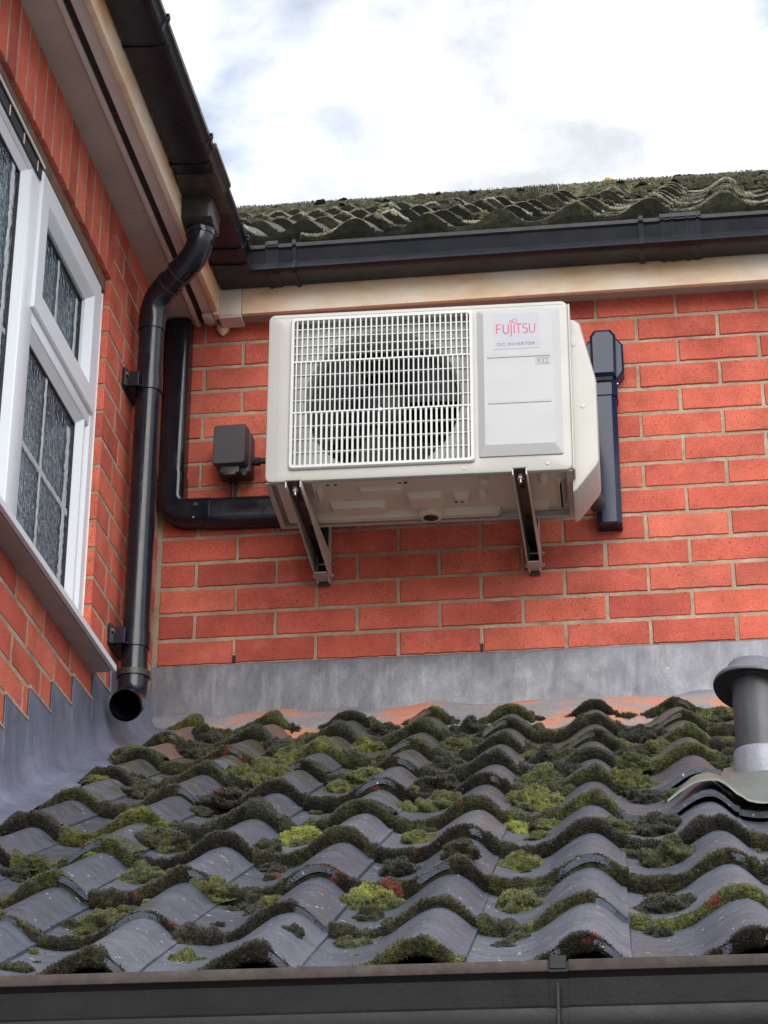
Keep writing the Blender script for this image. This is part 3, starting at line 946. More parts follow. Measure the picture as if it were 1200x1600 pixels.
for row in range(ROWS):
    for col in COLS:
        o0 = tile_origin(col, row)
        red = (row >= 9 and random.random() < .5) or (row >= 7 and col < -2 and random.random() < .6)
        me = random.choice(tile_red if red else tile_meshes)
        o = bpy.data.objects.new('roof_tile', me); COL.objects.link(o)
        o.parent = lr
        if row == 0: o0.z += .012
        o.location = o0 - LRL + Vector((random.uniform(-.002, .002), random.uniform(-.004, .004), random.uniform(0, .002)))
        o.rotation_euler = (RX + random.uniform(-.004, .004), random.uniform(-.006, .006), random.uniform(-.004, .004))
        if 1.33 < o0.x + .1 < 1.80 and -1.75 < o0.y < -1.19: continue
        thick = random.random() < (.06 + (.45 if row >= 6 else .1 if row > 3 else 0))
        s = bpy.data.objects.new('moss_fringe', random.choice(strips_front if row == 0 else strips_thick if thick else strips)); COL.objects.link(s)
        s.parent = o; s['kind'] = 'stuff'
# felt below the tiles
MB().add([(0, NOSE0+.06, ZB + TL*(NOSE0+.06)-.03), (2.5, NOSE0+.06, ZB + TL*(NOSE0+.06)-.03), (2.5, 0, ZB-.03), (0, 0, ZB-.03)], [(0, 1, 2, 3)]).build('roof_felt', M['deck'], lr)
CUSH = [(0.418, -1.908, 0.028, 1), (0.395, -1.948, 0.025, 1), (0.507, -2.009, 0.082, 0.8), (0.67, -2.211, 0.072, 0.6), (0.492, -2.388, 0.041, 0.7), (0.73, -2.648, 0.064, 0.5), (0.757, -2.297, 0.045, 0.1), (0.724, -2.419, 0.029, 0.1), (0.724, -1.694, 0.1, 0.8), (0.447, -0.941, 0.085, 0.7), (0.691, -1.085, 0.068, 0.7), (0.513, -2.623, 0.046, 0.5), (0.872, -2.665, 0.04, 0.5), (0.46, -1.737, 0.106, 0.2), (0.036, -0.986, 0.065, 0.8), (0.022, -0.684, 0.061, 0.8), (0.083, -0.402, 0.129, 0.6), (0.643, -0.391, 0.095, 0.7), (0.462, -0.488, 0.094, 0.7), (0.735, -2.056, 0.037, 0.2), (0.921, -2.236, 0.086, 1), (0.944, -2.383, 0.048, 0.4), (0.526, -2.297, 0.05, 0.4), (0.691, -2.522, 0.056, 0.4), (1.161, -2.332, 0.082, 0.7), (1.157, -2.609, 0.049, 0.5), (1.143, -2.003, 0.075, 0.9), (1.086, -1.9, 0.022, 0.9), (1.124, -1.383, 0.114, 0.9), (1.124, -1.173, 0.093, 1), (0.889, -1.028, 0.069, 0.8), (1.153, -1.753, 0.044, 0.4), (1.384, -2.393, 0.081, 0.5), (1.392, -2.695, 0.039, 0.3), (0.941, -1.744, 0.067, 0.4), (0.952, -2.052, 0.074, 0.5), (1.341, -1.342, 0.095, 0.7), (1.362, -1.722, 0.098, 0.4), (1.389, -2.007, 0.096, 0.4), (1.486, -0.992, 0.055, 1), (0.939, -1.36, 0.089, 0.5), (0.96, -2.271, 0.05, 0.5), (1.549, -1.673, 0.047, 0.6), (0.884, -0.182, 0.098, 0.6), (1.31, -0.977, 0.097, 0.6), (0.541, -2.422, 0.068, 0.2), (0.97, -2.664, 0.035, 0.4), (0.941, -2.56, 0.064, 0.5), (1.059, -2.17, 0.061, 0.3), (1.292, -1.879, 0.066, 0.4), (0.277, -1.895, 0.069, 0.5)]
rc = random.Random(3)
for i in range(225):                                   # the upper courses are nearly covered
    y = rc.uniform(-1.45, -.06) if i < 85 else rc.uniform(-2.75, -1.2)
    if rc.random() < .6: y = NOSE0 + GAUGE*(math.floor((y-NOSE0)/GAUGE) + rc.uniform(.84, .98))
    col = rc.randrange(-4, 5)
    u = min(1.0, max(0.0, rc.gauss(.22, .16)))
    x = CREST0 + COVER*col + (u-UC)*COVER + (-SHEAR)*(-y)
    CUSH.append((x, y, rc.uniform(.045, .10) if y > -1.3 else rc.choice((.02, .025, .03, .045, .06)), rc.choice((.2, .4, .5, .6, .7, .9))))
nrm = Matrix.Rotation(PITCH, 3, 'X')
for (x, y, w, t) in CUSH:
    if x < .10 or (1.42 < x < 1.75 and -1.7 < y < -1.12): continue
    z, u = surf(x, y)
    lib = cush_b if t >= .75 else (cush_m if t >= .35 else cush_d)
    o = bpy.data.objects.new('moss_cushion', rc.choice(lib)); COL.objects.link(o)
    o.parent = lr
    o.location = Vector((x, y, z - .004)) - LRL
    o.rotation_mode = 'ZYX'; o.rotation_euler = (PITCH + rc.uniform(-.1, .1), rc.uniform(-.12, .12), rc.uniform(0, 6.28))
    s = w*.5
    o.scale = (s*rc.uniform(.9, 1.15), s*rc.uniform(.8, 1.1), s*rc.uniform(.8, 1.15))

# ================================================================== lead flashings
# over the rear abutment
lf = empty('lead_flashing', (1.0, -.01, -.15), label='grey lead flashing strip along the foot of the rear brick wall', cat='flashing')
mb = MB(); rows = []
nx = 120
for (z, y) in ((.002, .006), (.0, -.003), (-.004, -.0045), (-.05, -.006), (-.10, -.008), (-.135, -.011), (-.168, -.016)):
    rows.append([(.002 + 2.2*i/nx, y + noise.noise(Vector((i*.09, z*14, 2)))*.0035, z + (noise.noise(Vector((i*.25, 0, 1)))*.0016 if z > -.01 else noise.noise(Vector((i*.12, 0, 5)))*.006 if z < -.12 else 0)) for i in range(nx+1)])
mb.rings(rows, False).build('lead_strip', M['lead'], lf, 60)
# cement fillet bedding the top course
rows = []
for j, (dz, y) in enumerate(((-.143, -.010), (-.152, -.024), (-.165, -.045), (-.215, -.075), (-.26, -.10))):
    rows.append([(.002 + 2.2*i/nx, y + noise.noise(Vector((i*.2, dz*20, 8)))*.006, dz + noise.noise(Vector((i*.13, 3, 1)))*(.020 if j == 0 else .008)) for i in range(nx+1)])
MB().rings(rows, False).build('mortar_fillet', M['fillet'], lf, 60)
# weep holes in the bottom course
for x in (.2255, .9):
    MB().bbox(x-.0035, x+.0035, -.002, .004, .004, .026, .001, 1).build('weep_hole', M['dark'], lf)

# stepped flashing down the side wall
sf = empty('stepped_flashing', (.02, -1.2, -.9), label='stepped lead flashing cut into the courses of the side wall', cat='flashing')
edges_ = [0.0] + [-(.094 + .1672*i) for i in range(1, 18)]
cols = []
def zr(y): return ZB + .035 + TL*y
for a, b in zip(edges_[:-1], edges_[1:]):
    n = edges_.index(a)
    zt = -CH*(n+1)
    m = 9
    for i in range(m+1):
        cols.append((a + (b-a)*i/m, zt, i in (0, m)))
ring = []
for (y, zt, e) in cols:
    z0 = zr(y)
    w = lambda q: noise.noise(Vector((y*5, q*2.1, 3)))*.006
    mid = z0 + .095
    zt = max(zt, mid+.03)
    wob = noise.noise(Vector((y*3.1, 0, 9)))
    ap = .105 + .03*wob
    ring.append([(-.004, y, zt+.003), (.0035, y, zt), (.005, y, zt*.5 + mid*.5), (.0065 + w(1)*.5, y, mid+.02), (.014+w(2)*.6, y, z0+.058), (.032+w(3), y, z0+.036+w(4)*.6), (.060+w(5), y, z0+.028+w(6)), (.085+w(7), y, z0+.026+w(8)), (ap, y, z0+.022+w(9))])
MB().rings(ring, False).build('lead_sheet', M['lead_side'], sf, 60)
# mortar pointing along each step
for n in range(1, 13):
    y1, y0 = edges_[n], edges_[n+1]
    zt = -CH*(n+1)
    MB().bbox(-.004, .0055, y0-.002, y1, zt-.003, zt+.006, .0015, 1).build('pointing', M['mortar'], sf, 40)
    MB().box(-.003, .0012, edges_[n]-.0035, edges_[n]+.0022, -CH*(n+1)+.0065, -CH*n-.004).build('open_joint', M['dark'], sf)

# ================================================================== vent pipe with lead slate
VX, VY = 1.572, -1.335
vz = ZB + TL*VY - .030
vp = empty('roof_vent_pipe', (VX, VY, vz), label='grey soil vent pipe with flared lead cap at the right edge', cat='vent pipe')
MB().lathe([(.050, .05), (.052, .15), (.053, .28), (.0535, .318)], (VX, VY, vz), 44).build('pipe', M['vent_pipe'], vp, 40)
MB().lathe([(.060, .03), (.0595, .09), (.0585, .142), (.0555, .147), (.054, .140)], (VX, VY, vz), 44, .02).build('lead_collar', M['lead_pale'], vp, 40)
def tilted(mb_, c, ang, az):
    Rm = Matrix.Rotation(az, 3, 'Z') @ Matrix.Rotation(ang, 3, 'X') @ Matrix.Rotation(-az, 3, 'Z')
    c = Vector(c); mb_.v = [tuple(Rm @ (Vector(v)-c) + c) for v in mb_.v]
    return mb_
CC = (VX, VY, vz+.298)
tilted(MB().lathe([(.054, -.018), (.062, -.010), (.074, -.016), (.087, -.022), (.0885, -.018), (.084, -.010), (.074, -.002), (.066, .008), (.061, .020), (.050, .027), (.012, .029)], CC, 48, .05), CC, R(-11), R(-25)).build('lead_cap', M['lead'], vp, 40)
tilted(MB().lathe([(.0545, -.019), (.0625, -.0115), (.0745, -.0175), (.0862, -.0232), (.0862, -.0225), (.056, -.0125)], CC, 48, .05), CC, R(-11), R(-25)).build('cap_shade_sheet', M['rubber'], vp, 40)  # black sheet puts the shade under the lead brim into colour
# slate draped over the tiles
rows = []
for j in range(15):
    y = -1.630 + .43*j/14
    row = []
    for i in range(41):
        xl_ = 1.385 + .36*(y+1.63) + .012*noise.noise(Vector((y*12, 0, 1)))
        x = xl_ + (1.80-xl_)*i/40
        zs = max(surf(x+dx, y+dy)[0] for dx in (-.008, 0, .008) for dy in (-.035, 0, .035))
        bl = min(1.0, max(0.0, (x-1.455)/.06)); bl = bl*bl*(3-2*bl)
        by = min(1.0, max(0.0, (y+1.625)/.14))
        zs = max(zs, ZB + TL*y + .035 + .046*bl*by)
        row.append((x, y + .012*noise.noise(Vector((x*9, 2, j*.1))), zs + .004 + .003*noise.noise(Vector((x*14, y*9, 2)))))
    rows.append(row)
bot = [[(x, y, z-.004) for x, y, z in r] for r in rows]
mb = MB().rings(rows, False).rings(bot, False)
mb.rings([rows[0], bot[0]], False).rings([[r[0] for r in rows], [r[0] for r in bot]], False)
mb.build('lead_slate', M['slate_green'], vp, 60)

# ================================================================== front gutter
FGY, FGZ = -2.865, -1.523
fgp = [(0, 0), (-.004, -.003), (-.004, -.013), (.002, -.0165), (.006, -.020), (.010, -.052), (.006, -.056), (.004, -.075), (.010, -.092), (.030, -.100), (.095, -.100), (.112, -.09), (.112, -.0), (.108, -.0), (.108, -.086), (.093, -.096), (.032, -.096), (.013, -.088), (.008, -.07), (.013, -.05), (.010, -.020), (.004, -.004)]
fg = empty('gutter', (1.0, FGY, FGZ-.1), label='dark brown weathered gutter across the bottom below the mossy tiles', cat='gutter')
MB().rings([[(x, FGY+a, FGZ+b) for a, b in fgp] for x in (-.2, 1.240, )], True, True, True).build('gutter_channel', M['gutter_front'], fg, 28)
MB().rings([[(x, FGY+a, FGZ+b) for a, b in fgp] for x in (1.241, 2.6)], True, True, True).build('gutter_channel', M['gutter_front'], fg, 28)
MB().bbox(-.2, 1.237, FGY-.0050, FGY+.003, FGZ-.0135, FGZ+.0012, .0015, 2).bbox(1.262, 2.6, FGY-.0050, FGY+.003, FGZ-.0135, FGZ+.0012, .0015, 2).build('gutter_lip', M['gutter_lip'], fg, 30)
sp = [(a-.003, b-.0015) for a, b in fgp[1:11]]
mb = MB().rings([[(x, FGY+a, FGZ+b) for a, b in sp + [(a+.006, b) for a, b in sp[::-1]]] for x in (1.238, 1.261)], True, True, True)
mb.bbox(1.2385, 1.2605, FGY-.0085, FGY+.006, FGZ-.012, FGZ+.0055, .0015, 1)
mb.bbox(1.2465, 1.2515, FGY-.0105, FGY-.003, FGZ-.096, FGZ-.028, .001, 1)
mb.build('union_clip', M['gutter_front'], fg, 28)
ew = MB().box(-.1, 2.6, FGY+.20, FGY+.30, -3.8, FGZ-.02).build('light_block_wall', M['render_wall'])  # unseen wall, added to block light below the gutter
tag(ew, 'unseen brick wall added under the front gutter to block light', 'wall', kind='structure')
MB().bbox(-.1, 2.6, FGY+.113, FGY+.135, FGZ-.13, FGZ+.01, .002, 1).build('fascia_board', M['fascia'], fg)

# ================================================================== upper roof
TU = .664; PU = math.atan(TU); UY0 = -.137; UZ0 = 1.208
gu = .34*math.cos(PU)
ur = empty('tiled_roof', (1.0, .9, 1.9), label='upper mossy pantile roof rising behind the gutter against the sky', cat='roof')
URL = Vector(ur.location)
ustr = [strip_mesh(81+i, M['moss_rim_lit'], a, 900, .0036, b, .10, .50) for i, (a, b) in enumerate(((.05, .008), (.10, .010), (.18, .014), (.08, .009), (.35, .02)))]
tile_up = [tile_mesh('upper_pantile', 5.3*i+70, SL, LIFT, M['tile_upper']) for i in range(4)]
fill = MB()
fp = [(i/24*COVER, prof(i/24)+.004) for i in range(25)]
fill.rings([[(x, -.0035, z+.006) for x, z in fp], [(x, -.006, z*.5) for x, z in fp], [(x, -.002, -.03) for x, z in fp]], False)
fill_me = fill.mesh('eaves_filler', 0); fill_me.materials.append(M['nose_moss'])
RXU = PU - math.atan(.024/.34)
NR = 8
for row in range(NR):
    y = UY0 + gu*row
    for col in range(-5, 12):
        x = .205 + COVER*col*.985 + .012*row
        if x < .24 - .36*(row+.2) or (row == 0 and x < .255) or x < -.62: continue
        z = UZ0 + TU*(y-UY0)
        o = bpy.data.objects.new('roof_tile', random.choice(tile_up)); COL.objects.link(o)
        o.parent = ur
        o.location = Vector((x, y, z + .020)) - URL + Vector((0, random.uniform(-.003, .003), random.uniform(0, .0015)))
        o.rotation_euler = (RXU + random.uniform(-.004, .004), random.uniform(-.005, .005), random.uniform(-.004, .004))
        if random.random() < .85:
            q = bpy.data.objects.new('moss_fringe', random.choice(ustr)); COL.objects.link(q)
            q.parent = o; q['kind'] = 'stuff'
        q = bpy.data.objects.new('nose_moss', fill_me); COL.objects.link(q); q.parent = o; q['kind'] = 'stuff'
cush_u = [cushion_mesh(91+i, M['moss_roof'], 1200, .11) for i in range(3)]
for i in range(36):
    y = UY0 + rc.uniform(.05, gu*NR-.1)
    x = rc.uniform(max(-.5, .3-1.2*(y-UY0)), 2.2)
    o = bpy.data.objects.new('moss_cushion', rc.choice(cush_u)); COL.objects.link(o)
    o.parent = ur
    o.location = Vector((x, y, UZ0 + TU*(y-UY0) + .045 + rc.uniform(-.01, .02))) - URL
    o.rotation_mode = 'ZYX'; o.rotation_euler = (PU, 0, rc.uniform(0, 6.28))
    s = rc.uniform(.022, .05); o.scale = (s, s, s*.8)
YR = UY0 + gu*NR - .06; ZR = UZ0 + TU*(YR-UY0) + .025
MB().add([(-2.4, YR, ZR-.05), (2.7, YR, ZR-.05), (2.7, UY0+.03, UZ0-.01), (.2, UY0+.03, UZ0-.01)], [(0, 1, 2, 3)]).add([(-2.4, YR, ZR-.05), (2.7, YR, ZR-.05), (2.7, YR+2.2, ZR-1.6), (-2.4, YR+2.2, ZR-1.6)], [(0, 1, 2, 3)]).build('roof_felt', M['deck'], ur)
x = -.75
while x < 2.6:
    pr_ = [(YR + r_*math.cos(R(a)), ZR - .015 + r_*math.sin(R(a))) for r_, seq in ((.085, range(-10, 191, 20)), (.070, range(190, -11, -20))) for a in seq]
    MB().prism(pr_, 'x', x, x+.445).build('ridge_tile', M['moss_roof'], ur, 40)
    x += .45
# moss along the ridge
pts, nn = [], []
for i in range(14000):
    xx = rng.uniform(-.75, 2.6); a = R(rng.uniform(60, 205))
    b = .5 + noise.noise(Vector((xx*4, a*1.2, 1)))
    if rng.uniform() > b + .25: continue
    rr = .0845 + .004*max(0, noise.noise(Vector((xx*11, a*2, 4))) + .2)
    pts.append((xx, YR + rr*math.cos(a), ZR - .015 + rr*math.sin(a))); nn.append((0, math.cos(a), math.sin(a)))
link_mesh('ridge_moss', mesh_np('ridge_moss', [tufts(np.array(pts), np.array(nn), .0065, .6)], M['moss_roof']), ur, None, False, 'stuff')
for i in range(55):
    xx = rc.uniform(-.7, 2.5)
    o = bpy.data.objects.new('moss_cushion', rc.choice(cush_u)); COL.objects.link(o); o.parent = ur
    a = R(rc.uniform(80, 170))
    o.location = Vector((xx, YR + .08*math.cos(a), ZR - .02 + .08*math.sin(a))) - URL
    s = rc.uniform(.008, .020); o.scale = (s*1.5, s, s*.7); o.rotation_euler = (.4, 0, rc.uniform(0, 6))
ly = cushion_mesh(99, M['lichen'], 500)
o = bpy.data.objects.new('lichen_tuft', ly); COL.objects.link(o); o.parent = ur
o.location = Vector((1.246, YR-.02, ZR+.064)) - URL; o.scale = (.024, .02, .022)

# ================================================================== cable trunking at the left
def chamfer_sec(w, d, c):
    """open-backed cover section: (across, depth)"""
    return [(-w/2, 0), (-w/2, d-c)] + [(-w/2 + c - c*math.cos(R(a)), d - c + c*math.sin(R(a))) for a in (22, 45, 68, 90)] + [(w/2 - c + c*math.sin(R(a)), d - c + c*math.cos(R(a))) for a in (0, 22, 45, 68)] + [(w/2, d-c), (w/2, 0)]
tk = empty('cable_trunking', (.04, -.03, .4), label='black trunking bending from the eaves down to the air conditioner', cat='trunking')
def sweep_xz(path, sec, y0=-.001):
    rings = []
    P_ = [Vector((a, b)) for a, b in path]
    for i, p_ in enumerate(P_):
        if i == 0: t = P_[1]-p_
        elif i == len(P_)-1: t = p_-P_[i-1]
        else: t = (p_-P_[i-1]).normalized() + (P_[i+1]-p_).normalized()
        t.normalize(); n = Vector((-t.y, t.x))
        rings.append([(p_.x + n.x*a, y0 - d, p_.y + n.y*a) for a, d in sec])
    return MB().rings(rings, True, True, True)
sec = chamfer_sec(.070, .060, .020)
sweep_xz([(.041, 1.052), (.041, .520)], sec).build('vertical_cover', M['black'], tk, 40)
sec2 = chamfer_sec(.076, .064, .020)
el = [(.041, .56)] + [(.041 + .045 - .045*math.cos(R(a)), .487 - .045*math.sin(R(a))) for a in range(0, 91, 10)] + [(.155, .442)]
sweep_xz(el, sec2).build('elbow_cover', M['black'], tk, 40)
sweep_xz([(.14, .440), (.50, .434)], chamfer_sec(.080, .060, .020)).build('horizontal_cover', M['black'], tk, 40)
MB().tube([(.118, -.064, .452), (.118, -.070, .452)], .006, 12).build('clip_lug', M['black_dirty'], tk, 40)
MB().tube([(.112, -.060, .415), (.112, -.066, .415)], .003, 10).build('screw', M['zinc'], tk, 40)

# ================================================================== pipe trunking at the right
tr = empty('pipe_trunking', (1.258, -.035, .33), label='navy black pipe trunking with wall inlet cover right of the air conditioner', cat='trunking')
def vcover(x0, x1, z0, z1, d, c):
    pr_ = [(x0, -.001), (x0, -(d-c)), (x0+c, -d), (x1-c, -d), (x1, -(d-c)), (x1, -.001)]
    return MB().rings([[(x, y, z0) for x, y in pr_], [(x, y, z1) for x, y in pr_]], True, True, True)
vcover(1.222, 1.288, .334, .765, .066, .014).build('straight_cover', M['navy'], tr)
vcover(1.219, 1.291, .716, .775, .070, .015).build('collar', M['navy'], tr)
# inlet cover: chamfered block on a flared back plate
bp = [(1.203, .800), (1.222, .770), (1.290, .770), (1.311, .800), (1.311, .888), (1.286, .918), (1.228, .918), (1.203, .888)]
MB().rings([[(x, -.001, z) for x, z in bp], [(x, -.034, z) for x, z in bp], [(1.257 + (x-1.257)*.9, -.040, .846 + (z-.846)*.92) for x, z in bp]], True, True, True).build('inlet_plate', M['navy'], tr)
b0 = [(1.222, .770), (1.290, .770), (1.292, .900), (1.278, .918), (1.234, .918), (1.221, .900)]
MB().rings([[(x, -.030, z) for x, z in b0], [(x, -.070, z) for x, z in b0], [(1.257 + (x-1.257)*.80, -.080, .842 + (z-.842)*.86) for x, z in b0]], True, True, True).build('inlet_cover', M['navy'], tr)
MB().bbox(1.232, 1.280, -.0765, -.060, .756, .769, .002, 1).build('inlet_slot', M['dark'], tr, 30)
MB().tube([(1.289, -.048, .757), (1.294, -.048, .757)], .004, 10).build('screw', M['zinc'], tr, 40)
# lagged pipes into the side of the trunking
lg = MB().tube([(1.150, -.23, .42)] + bez((1.19, -.20, .41), (1.215, -.13, .39), (1.225, -.06, .385)), .022, 16)
lg.build('lagged_pipe', M['switch'], tr, 40)

# ================================================================== isolator switch
isw = empty('isolator_switch', (.212, -.04, .52), label='dark grey isolator switch box on the wall left of the air conditioner', cat='switch')
MB().bbox(.174, .268, -.060, -.002, .545, .672, .008, 3).build('back_box', M['switch'], isw, 35)
mb = MB(); q0 = rrect(.166, .2585, .560, .682, .008, 3)
mb.rings([[(x+.004, -.058, z) for x, z in q0], [(x, -.088, z) for x, z in q0], [(.212+(x-.212)*.95, -.093, .621+(z-.621)*.96) for x, z in q0]], True, True, True)
mb.build('cover', M['switch'], isw, 35)
MB().bbox(.186, .240, -.080, -.058, .538, .560, .003, 2).build('padlock_tab', M['switch'], isw, 35)
MB().bbox(.194, .232, -.086, -.062, .528, .542, .004, 2).build('toggle', M['black_dirty'], isw, 35)
MB().tube([(.262, -.035, .590), (.290, -.035, .588)], .013, 8).tube([(.288, -.035, .588), (.42, -.04, .585)], .007, 12).build('cable_gland', M['rubber'], isw, 40)
MB().tube([(.215, -.035, .548), (.215, -.035, .525)], .014, 8).tube([(.215, -.035, .528), (.214, -.033, .47)], .007, 12).build('cable_gland', M['rubber'], isw, 40)
MB().tube([(.252, -.056, .540), (.252, -.068, .540)], .007, 12).build('screw_cap', M['black_dirty'], isw, 40)

# ================================================================== air conditioner
AW, AD, AH = .785, .290, .490
ac = empty('air_conditioner', (.7835, -.3440, .2975), R(1.65), label='white outdoor air conditioning unit with fan grille on the brick wall', cat='air conditioner')
X0, X1, YF, YB = -AW/2, AW/2, -AD/2, AD/2
GX0, GX1, GZ0, GZ1 = -.3300, .1455, .0330, .4700      # grille opening
gcx, gcz = (GX0+GX1)/2, (GZ0+GZ1)/2
def ray_poly(poly, cx, cz, a):
    d = Vector((math.cos(a), math.sin(a))); best = None
    n = len(poly)
    for i in range(n):
        p0 = Vector(poly[i]) - Vector((cx, cz)); p1 = Vector(poly[(i+1) % n]) - Vector((cx, cz))
        e = p1-p0; den = d.x*e.y - d.y*e.x
        if abs(den) < 1e-12: continue
        t = (p0.x*e.y - p0.y*e.x)/den; s = (p0.x*d.y - p0.y*d.x)/den
        if t > 0 and -1e-6 <= s <= 1+1e-6 and (best is None or t > best): best = t
    return (cx + d.x*best, cz + d.y*best)
outl = rrect(X0, X1, 0, AH, .016, 6)
inl = rrect(GX0, GX1, GZ0, GZ1, .010, 3)
angs = sorted(set([round(math.atan2(z-gcz, x-gcx), 6) for x, z in outl + inl] + [i*.1309 - PI for i in range(48)]))
O = [ray_poly(outl, gcx, gcz, a) for a in angs]
I = [ray_poly(inl, gcx, gcz, a) for a in angs]
ccx, ccz = 0.0, AH/2
def inset(p, d):
    return (p[0] + (-d if p[0] > X1-.05 else d if p[0] < X0+.05 else 0), p[1] + (-d if p[1] > AH-.05 else d if p[1] < .05 else 0))
mb = MB().rings([[(x, YB, z) for x, z in O], [(x, YF+.008, z) for x, z in O], [(inset((x, z), .002)[0], YF+.002, inset((x, z), .002)[1]) for x, z in O], [(inset((x, z), .007)[0], YF, inset((x, z), .007)[1]) for x, z in O], [(x, YF, z) for x, z in I], [(x, YF+.030, z) for x, z in I]], True)
mb.f = [f for f in mb.f if not all(mb.v[i][2] < .0005 and mb.v[i][1] > YF+.0079 for i in f)]
mb.build('casing', M['ac'], ac, 32, local=True)
for (a_, b_, c_, d_) in ((X0+.0005, X0+.014, YF+.009, YB), (X1-.014, X1-.0005, YF+.009, YB), (X0+.0145, X1-.0145, YF+.009, YF+.016), (X0+.0145, X1-.0145, YB-.012, YB-.001)):
    MB().box(a_, b_, c_, d_, .0004, .0016).build('bottom_flange', M['ac'], ac, 0, local=True)
MB().rings([[(x, YB, z) for x, z in outl]], True, True).add([], []).build('back_plate', M['shroud'], ac, local=True)
# shroud with fan opening and bell mouth
FCX, FCZ, FR = -.0935, .2375, .201
rect = [(GX0-.004, GZ0-.004), (GX1+.004, GZ0-.004), (GX1+.004, GZ1+.004), (GX0-.004, GZ1+.004)]
an2 = sorted(set([round(math.atan2(z-FCZ, x-FCX), 6) for x, z in rect] + [i*.0785 - PI for i in range(80)]))
OO = [ray_poly(rect, FCX, FCZ, a) for a in an2]
def circ(r, y): return [(FCX + r*math.cos(a), y, FCZ + r*math.sin(a)) for a in an2]
MB().rings([[(x, YF+.032, z) for x, z in OO], circ(FR+.012, YF+.030), circ(FR+.004, YF+.034), circ(FR, YF+.045), circ(FR-.004, YF+.12)], True).build('fan_shroud', M['shroud'], ac, 40, local=True)
MB().rings([circ(.203, YB-.03), circ(.001, YB-.03)], True).build('heat_exchanger', M['dark'], ac, local=True)
mb = MB()
mb.rings([[(FCX + .062*math.cos(a), YF+.060, FCZ + .062*math.sin(a)) for a in an2], [(FCX + .050*math.cos(a), YF+.050, FCZ + .050*math.sin(a)) for a in an2], [(FCX + .006*math.cos(a), YF+.046, FCZ + .006*math.sin(a)) for a in an2]], True, False, True)
fan = mb.build('fan', M['fan'], ac, 40, local=True)
for b in range(3):
    rows = []
    for j in range(9):
        r_ = .055 + (FR-.062)*j/8
        half = .50 + .34*(j/8)
        row = []
        for i in range(13):
            t = -1 + 2*i/12
            a = R(b*120 + 35) + t*half + .25*(j/8)
            row.append((FCX + r_*math.cos(a), YF + .085 + .030*t + .012*t*t, FCZ + r_*math.sin(a)))
        rows.append(row)
    MB().rings(rows, False).build('blade', M['fan'], fan, 60, local=True)
# grille
gr = ring_g = MB()
q_o = rrect(GX0-.002, GX1+.002, GZ0-.002, GZ1+.002, .010, 4)
def rr_in(d): return rrect(GX0-.002+d, GX1+.002-d, GZ0-.002+d, GZ1+.002-d, max(.010-d*.4, .003), 4)
YG = YF - .010
gr.rings([[(x, YF+.004, z) for x, z in q_o], [(x, YG+.004, z) for x, z in q_o], [(x, YG, z) for x, z in rr_in(.003)], [(x, YG, z) for x, z in rr_in(.010)], [(x, YF+.006, z) for x, z in rr_in(.011)]], True)
grille = gr.build('grille', M['grille'], ac, 35, local=True)
ix0, ix1, iz0, iz1 = GX0+.008, GX1-.008, GZ0+.008, GZ1-.008
tz = [iz0, iz0 + .150, iz0 + .298, iz1]
def bar_mesh(x0, x1, y0, y1, z0, z1):
    return MB().box(x0, x1, y0, y1, z0, z1)
for ti in range(3):
    z0, z1 = tz[ti], tz[ti+1]
    n = (34, 36, 33)[ti]; wv = (.0052, .0034, .0038)[ti]
    me = None
    for i in range(n):
        x = ix0 + (ix1-ix0)*(i+.55)/n
        if me is None:
            me = MB().box(-wv/2, wv/2, YG+.001, YG+.008, z0, z1).mesh('bar'); me.materials.append(M['grille'])
        o = bpy.data.objects.new('bar', me); COL.objects.link(o); o.parent = grille; o.location = (x, 0, 0)
    nh = (4, 4, 5)[ti]
    for j in range(nh):
        z = z0 + (z1-z0)*j/nh
        h = .0042 if j == 0 else .0022
        if ti == 0 and j == 0: continue
        yb = YG+.0002 if j == 0 else YG+.0045
        MB().box(ix0-.002, ix1+.002, yb, yb+.0095, z-h/2, z+h/2).build('cross_bar', M['grille'], grille, local=True)
MB().tube([(FCX-.002, YG-.0015, .190), (FCX-.002, YG+.004, .190)], .0055, 14).build('screw', M['grille'], grille, 40, local=True)
# service panel
SXa, SXb, SZa, SZb = .158, .371, .044, .468
pn = MB(); q0 = rrect(SXa, SXb, SZa, SZb, .004, 2)
def pin(d, db=None):
    return rrect(SXa+d, SXb-d*1.2, SZa+(db if db is not None else d), SZb-d*.9, .004, 2)
pn.rings([[(x, YF+.002, z) for x, z in q0], [(x, YF-.004, z) for x, z in q0], [(x, YF-.0125, z) for x, z in pin(.016, .028)]], True, False, True)
panel = pn.build('service_panel', M['ac_panel'], ac, 0, local=True)
YP = YF - .0125
for zc in (.3235, .1905):
    MB().bbox(.183, .345, YP-.0018, YP+.002, zc-.0022, zc+.0022, .0008, 1).build('panel_rib', M['ac_panel'], panel, 30, local=True)
    MB().box(.183, .345, YP-.0006, YP+.001, zc+.0024, zc+.0046).build('panel_groove', M['groove'], panel, 0, local=True)
stk = MB().box(.2005, .3185, YP-.0007, YP+.001, .346, .4505).build('label_sticker', M['sticker'], panel, 0, local=True)
def stroke(mb, pts, w, y, closed=False):
    P_ = [Vector(p_) for p_ in pts]; n = len(P_); L_, R_ = [], []
    for i, p_ in enumerate(P_):
        a = P_[i-1] if (i or closed) else p_; b = P_[(i+1) % n] if (i < n-1 or closed) else p_
        t = (b-a).normalized(); nn_ = Vector((-t.y, t.x))*w/2
        L_.append(p_+nn_); R_.append(p_-nn_)
    m_ = n if closed else n-1
    for i in range(m_):
        j = (i+1) % n
        q = [L_[i], L_[j], R_[j], R_[i]]
        mb.add([(v.x, y, v.y) for v in q], [(0, 1, 2, 3)])
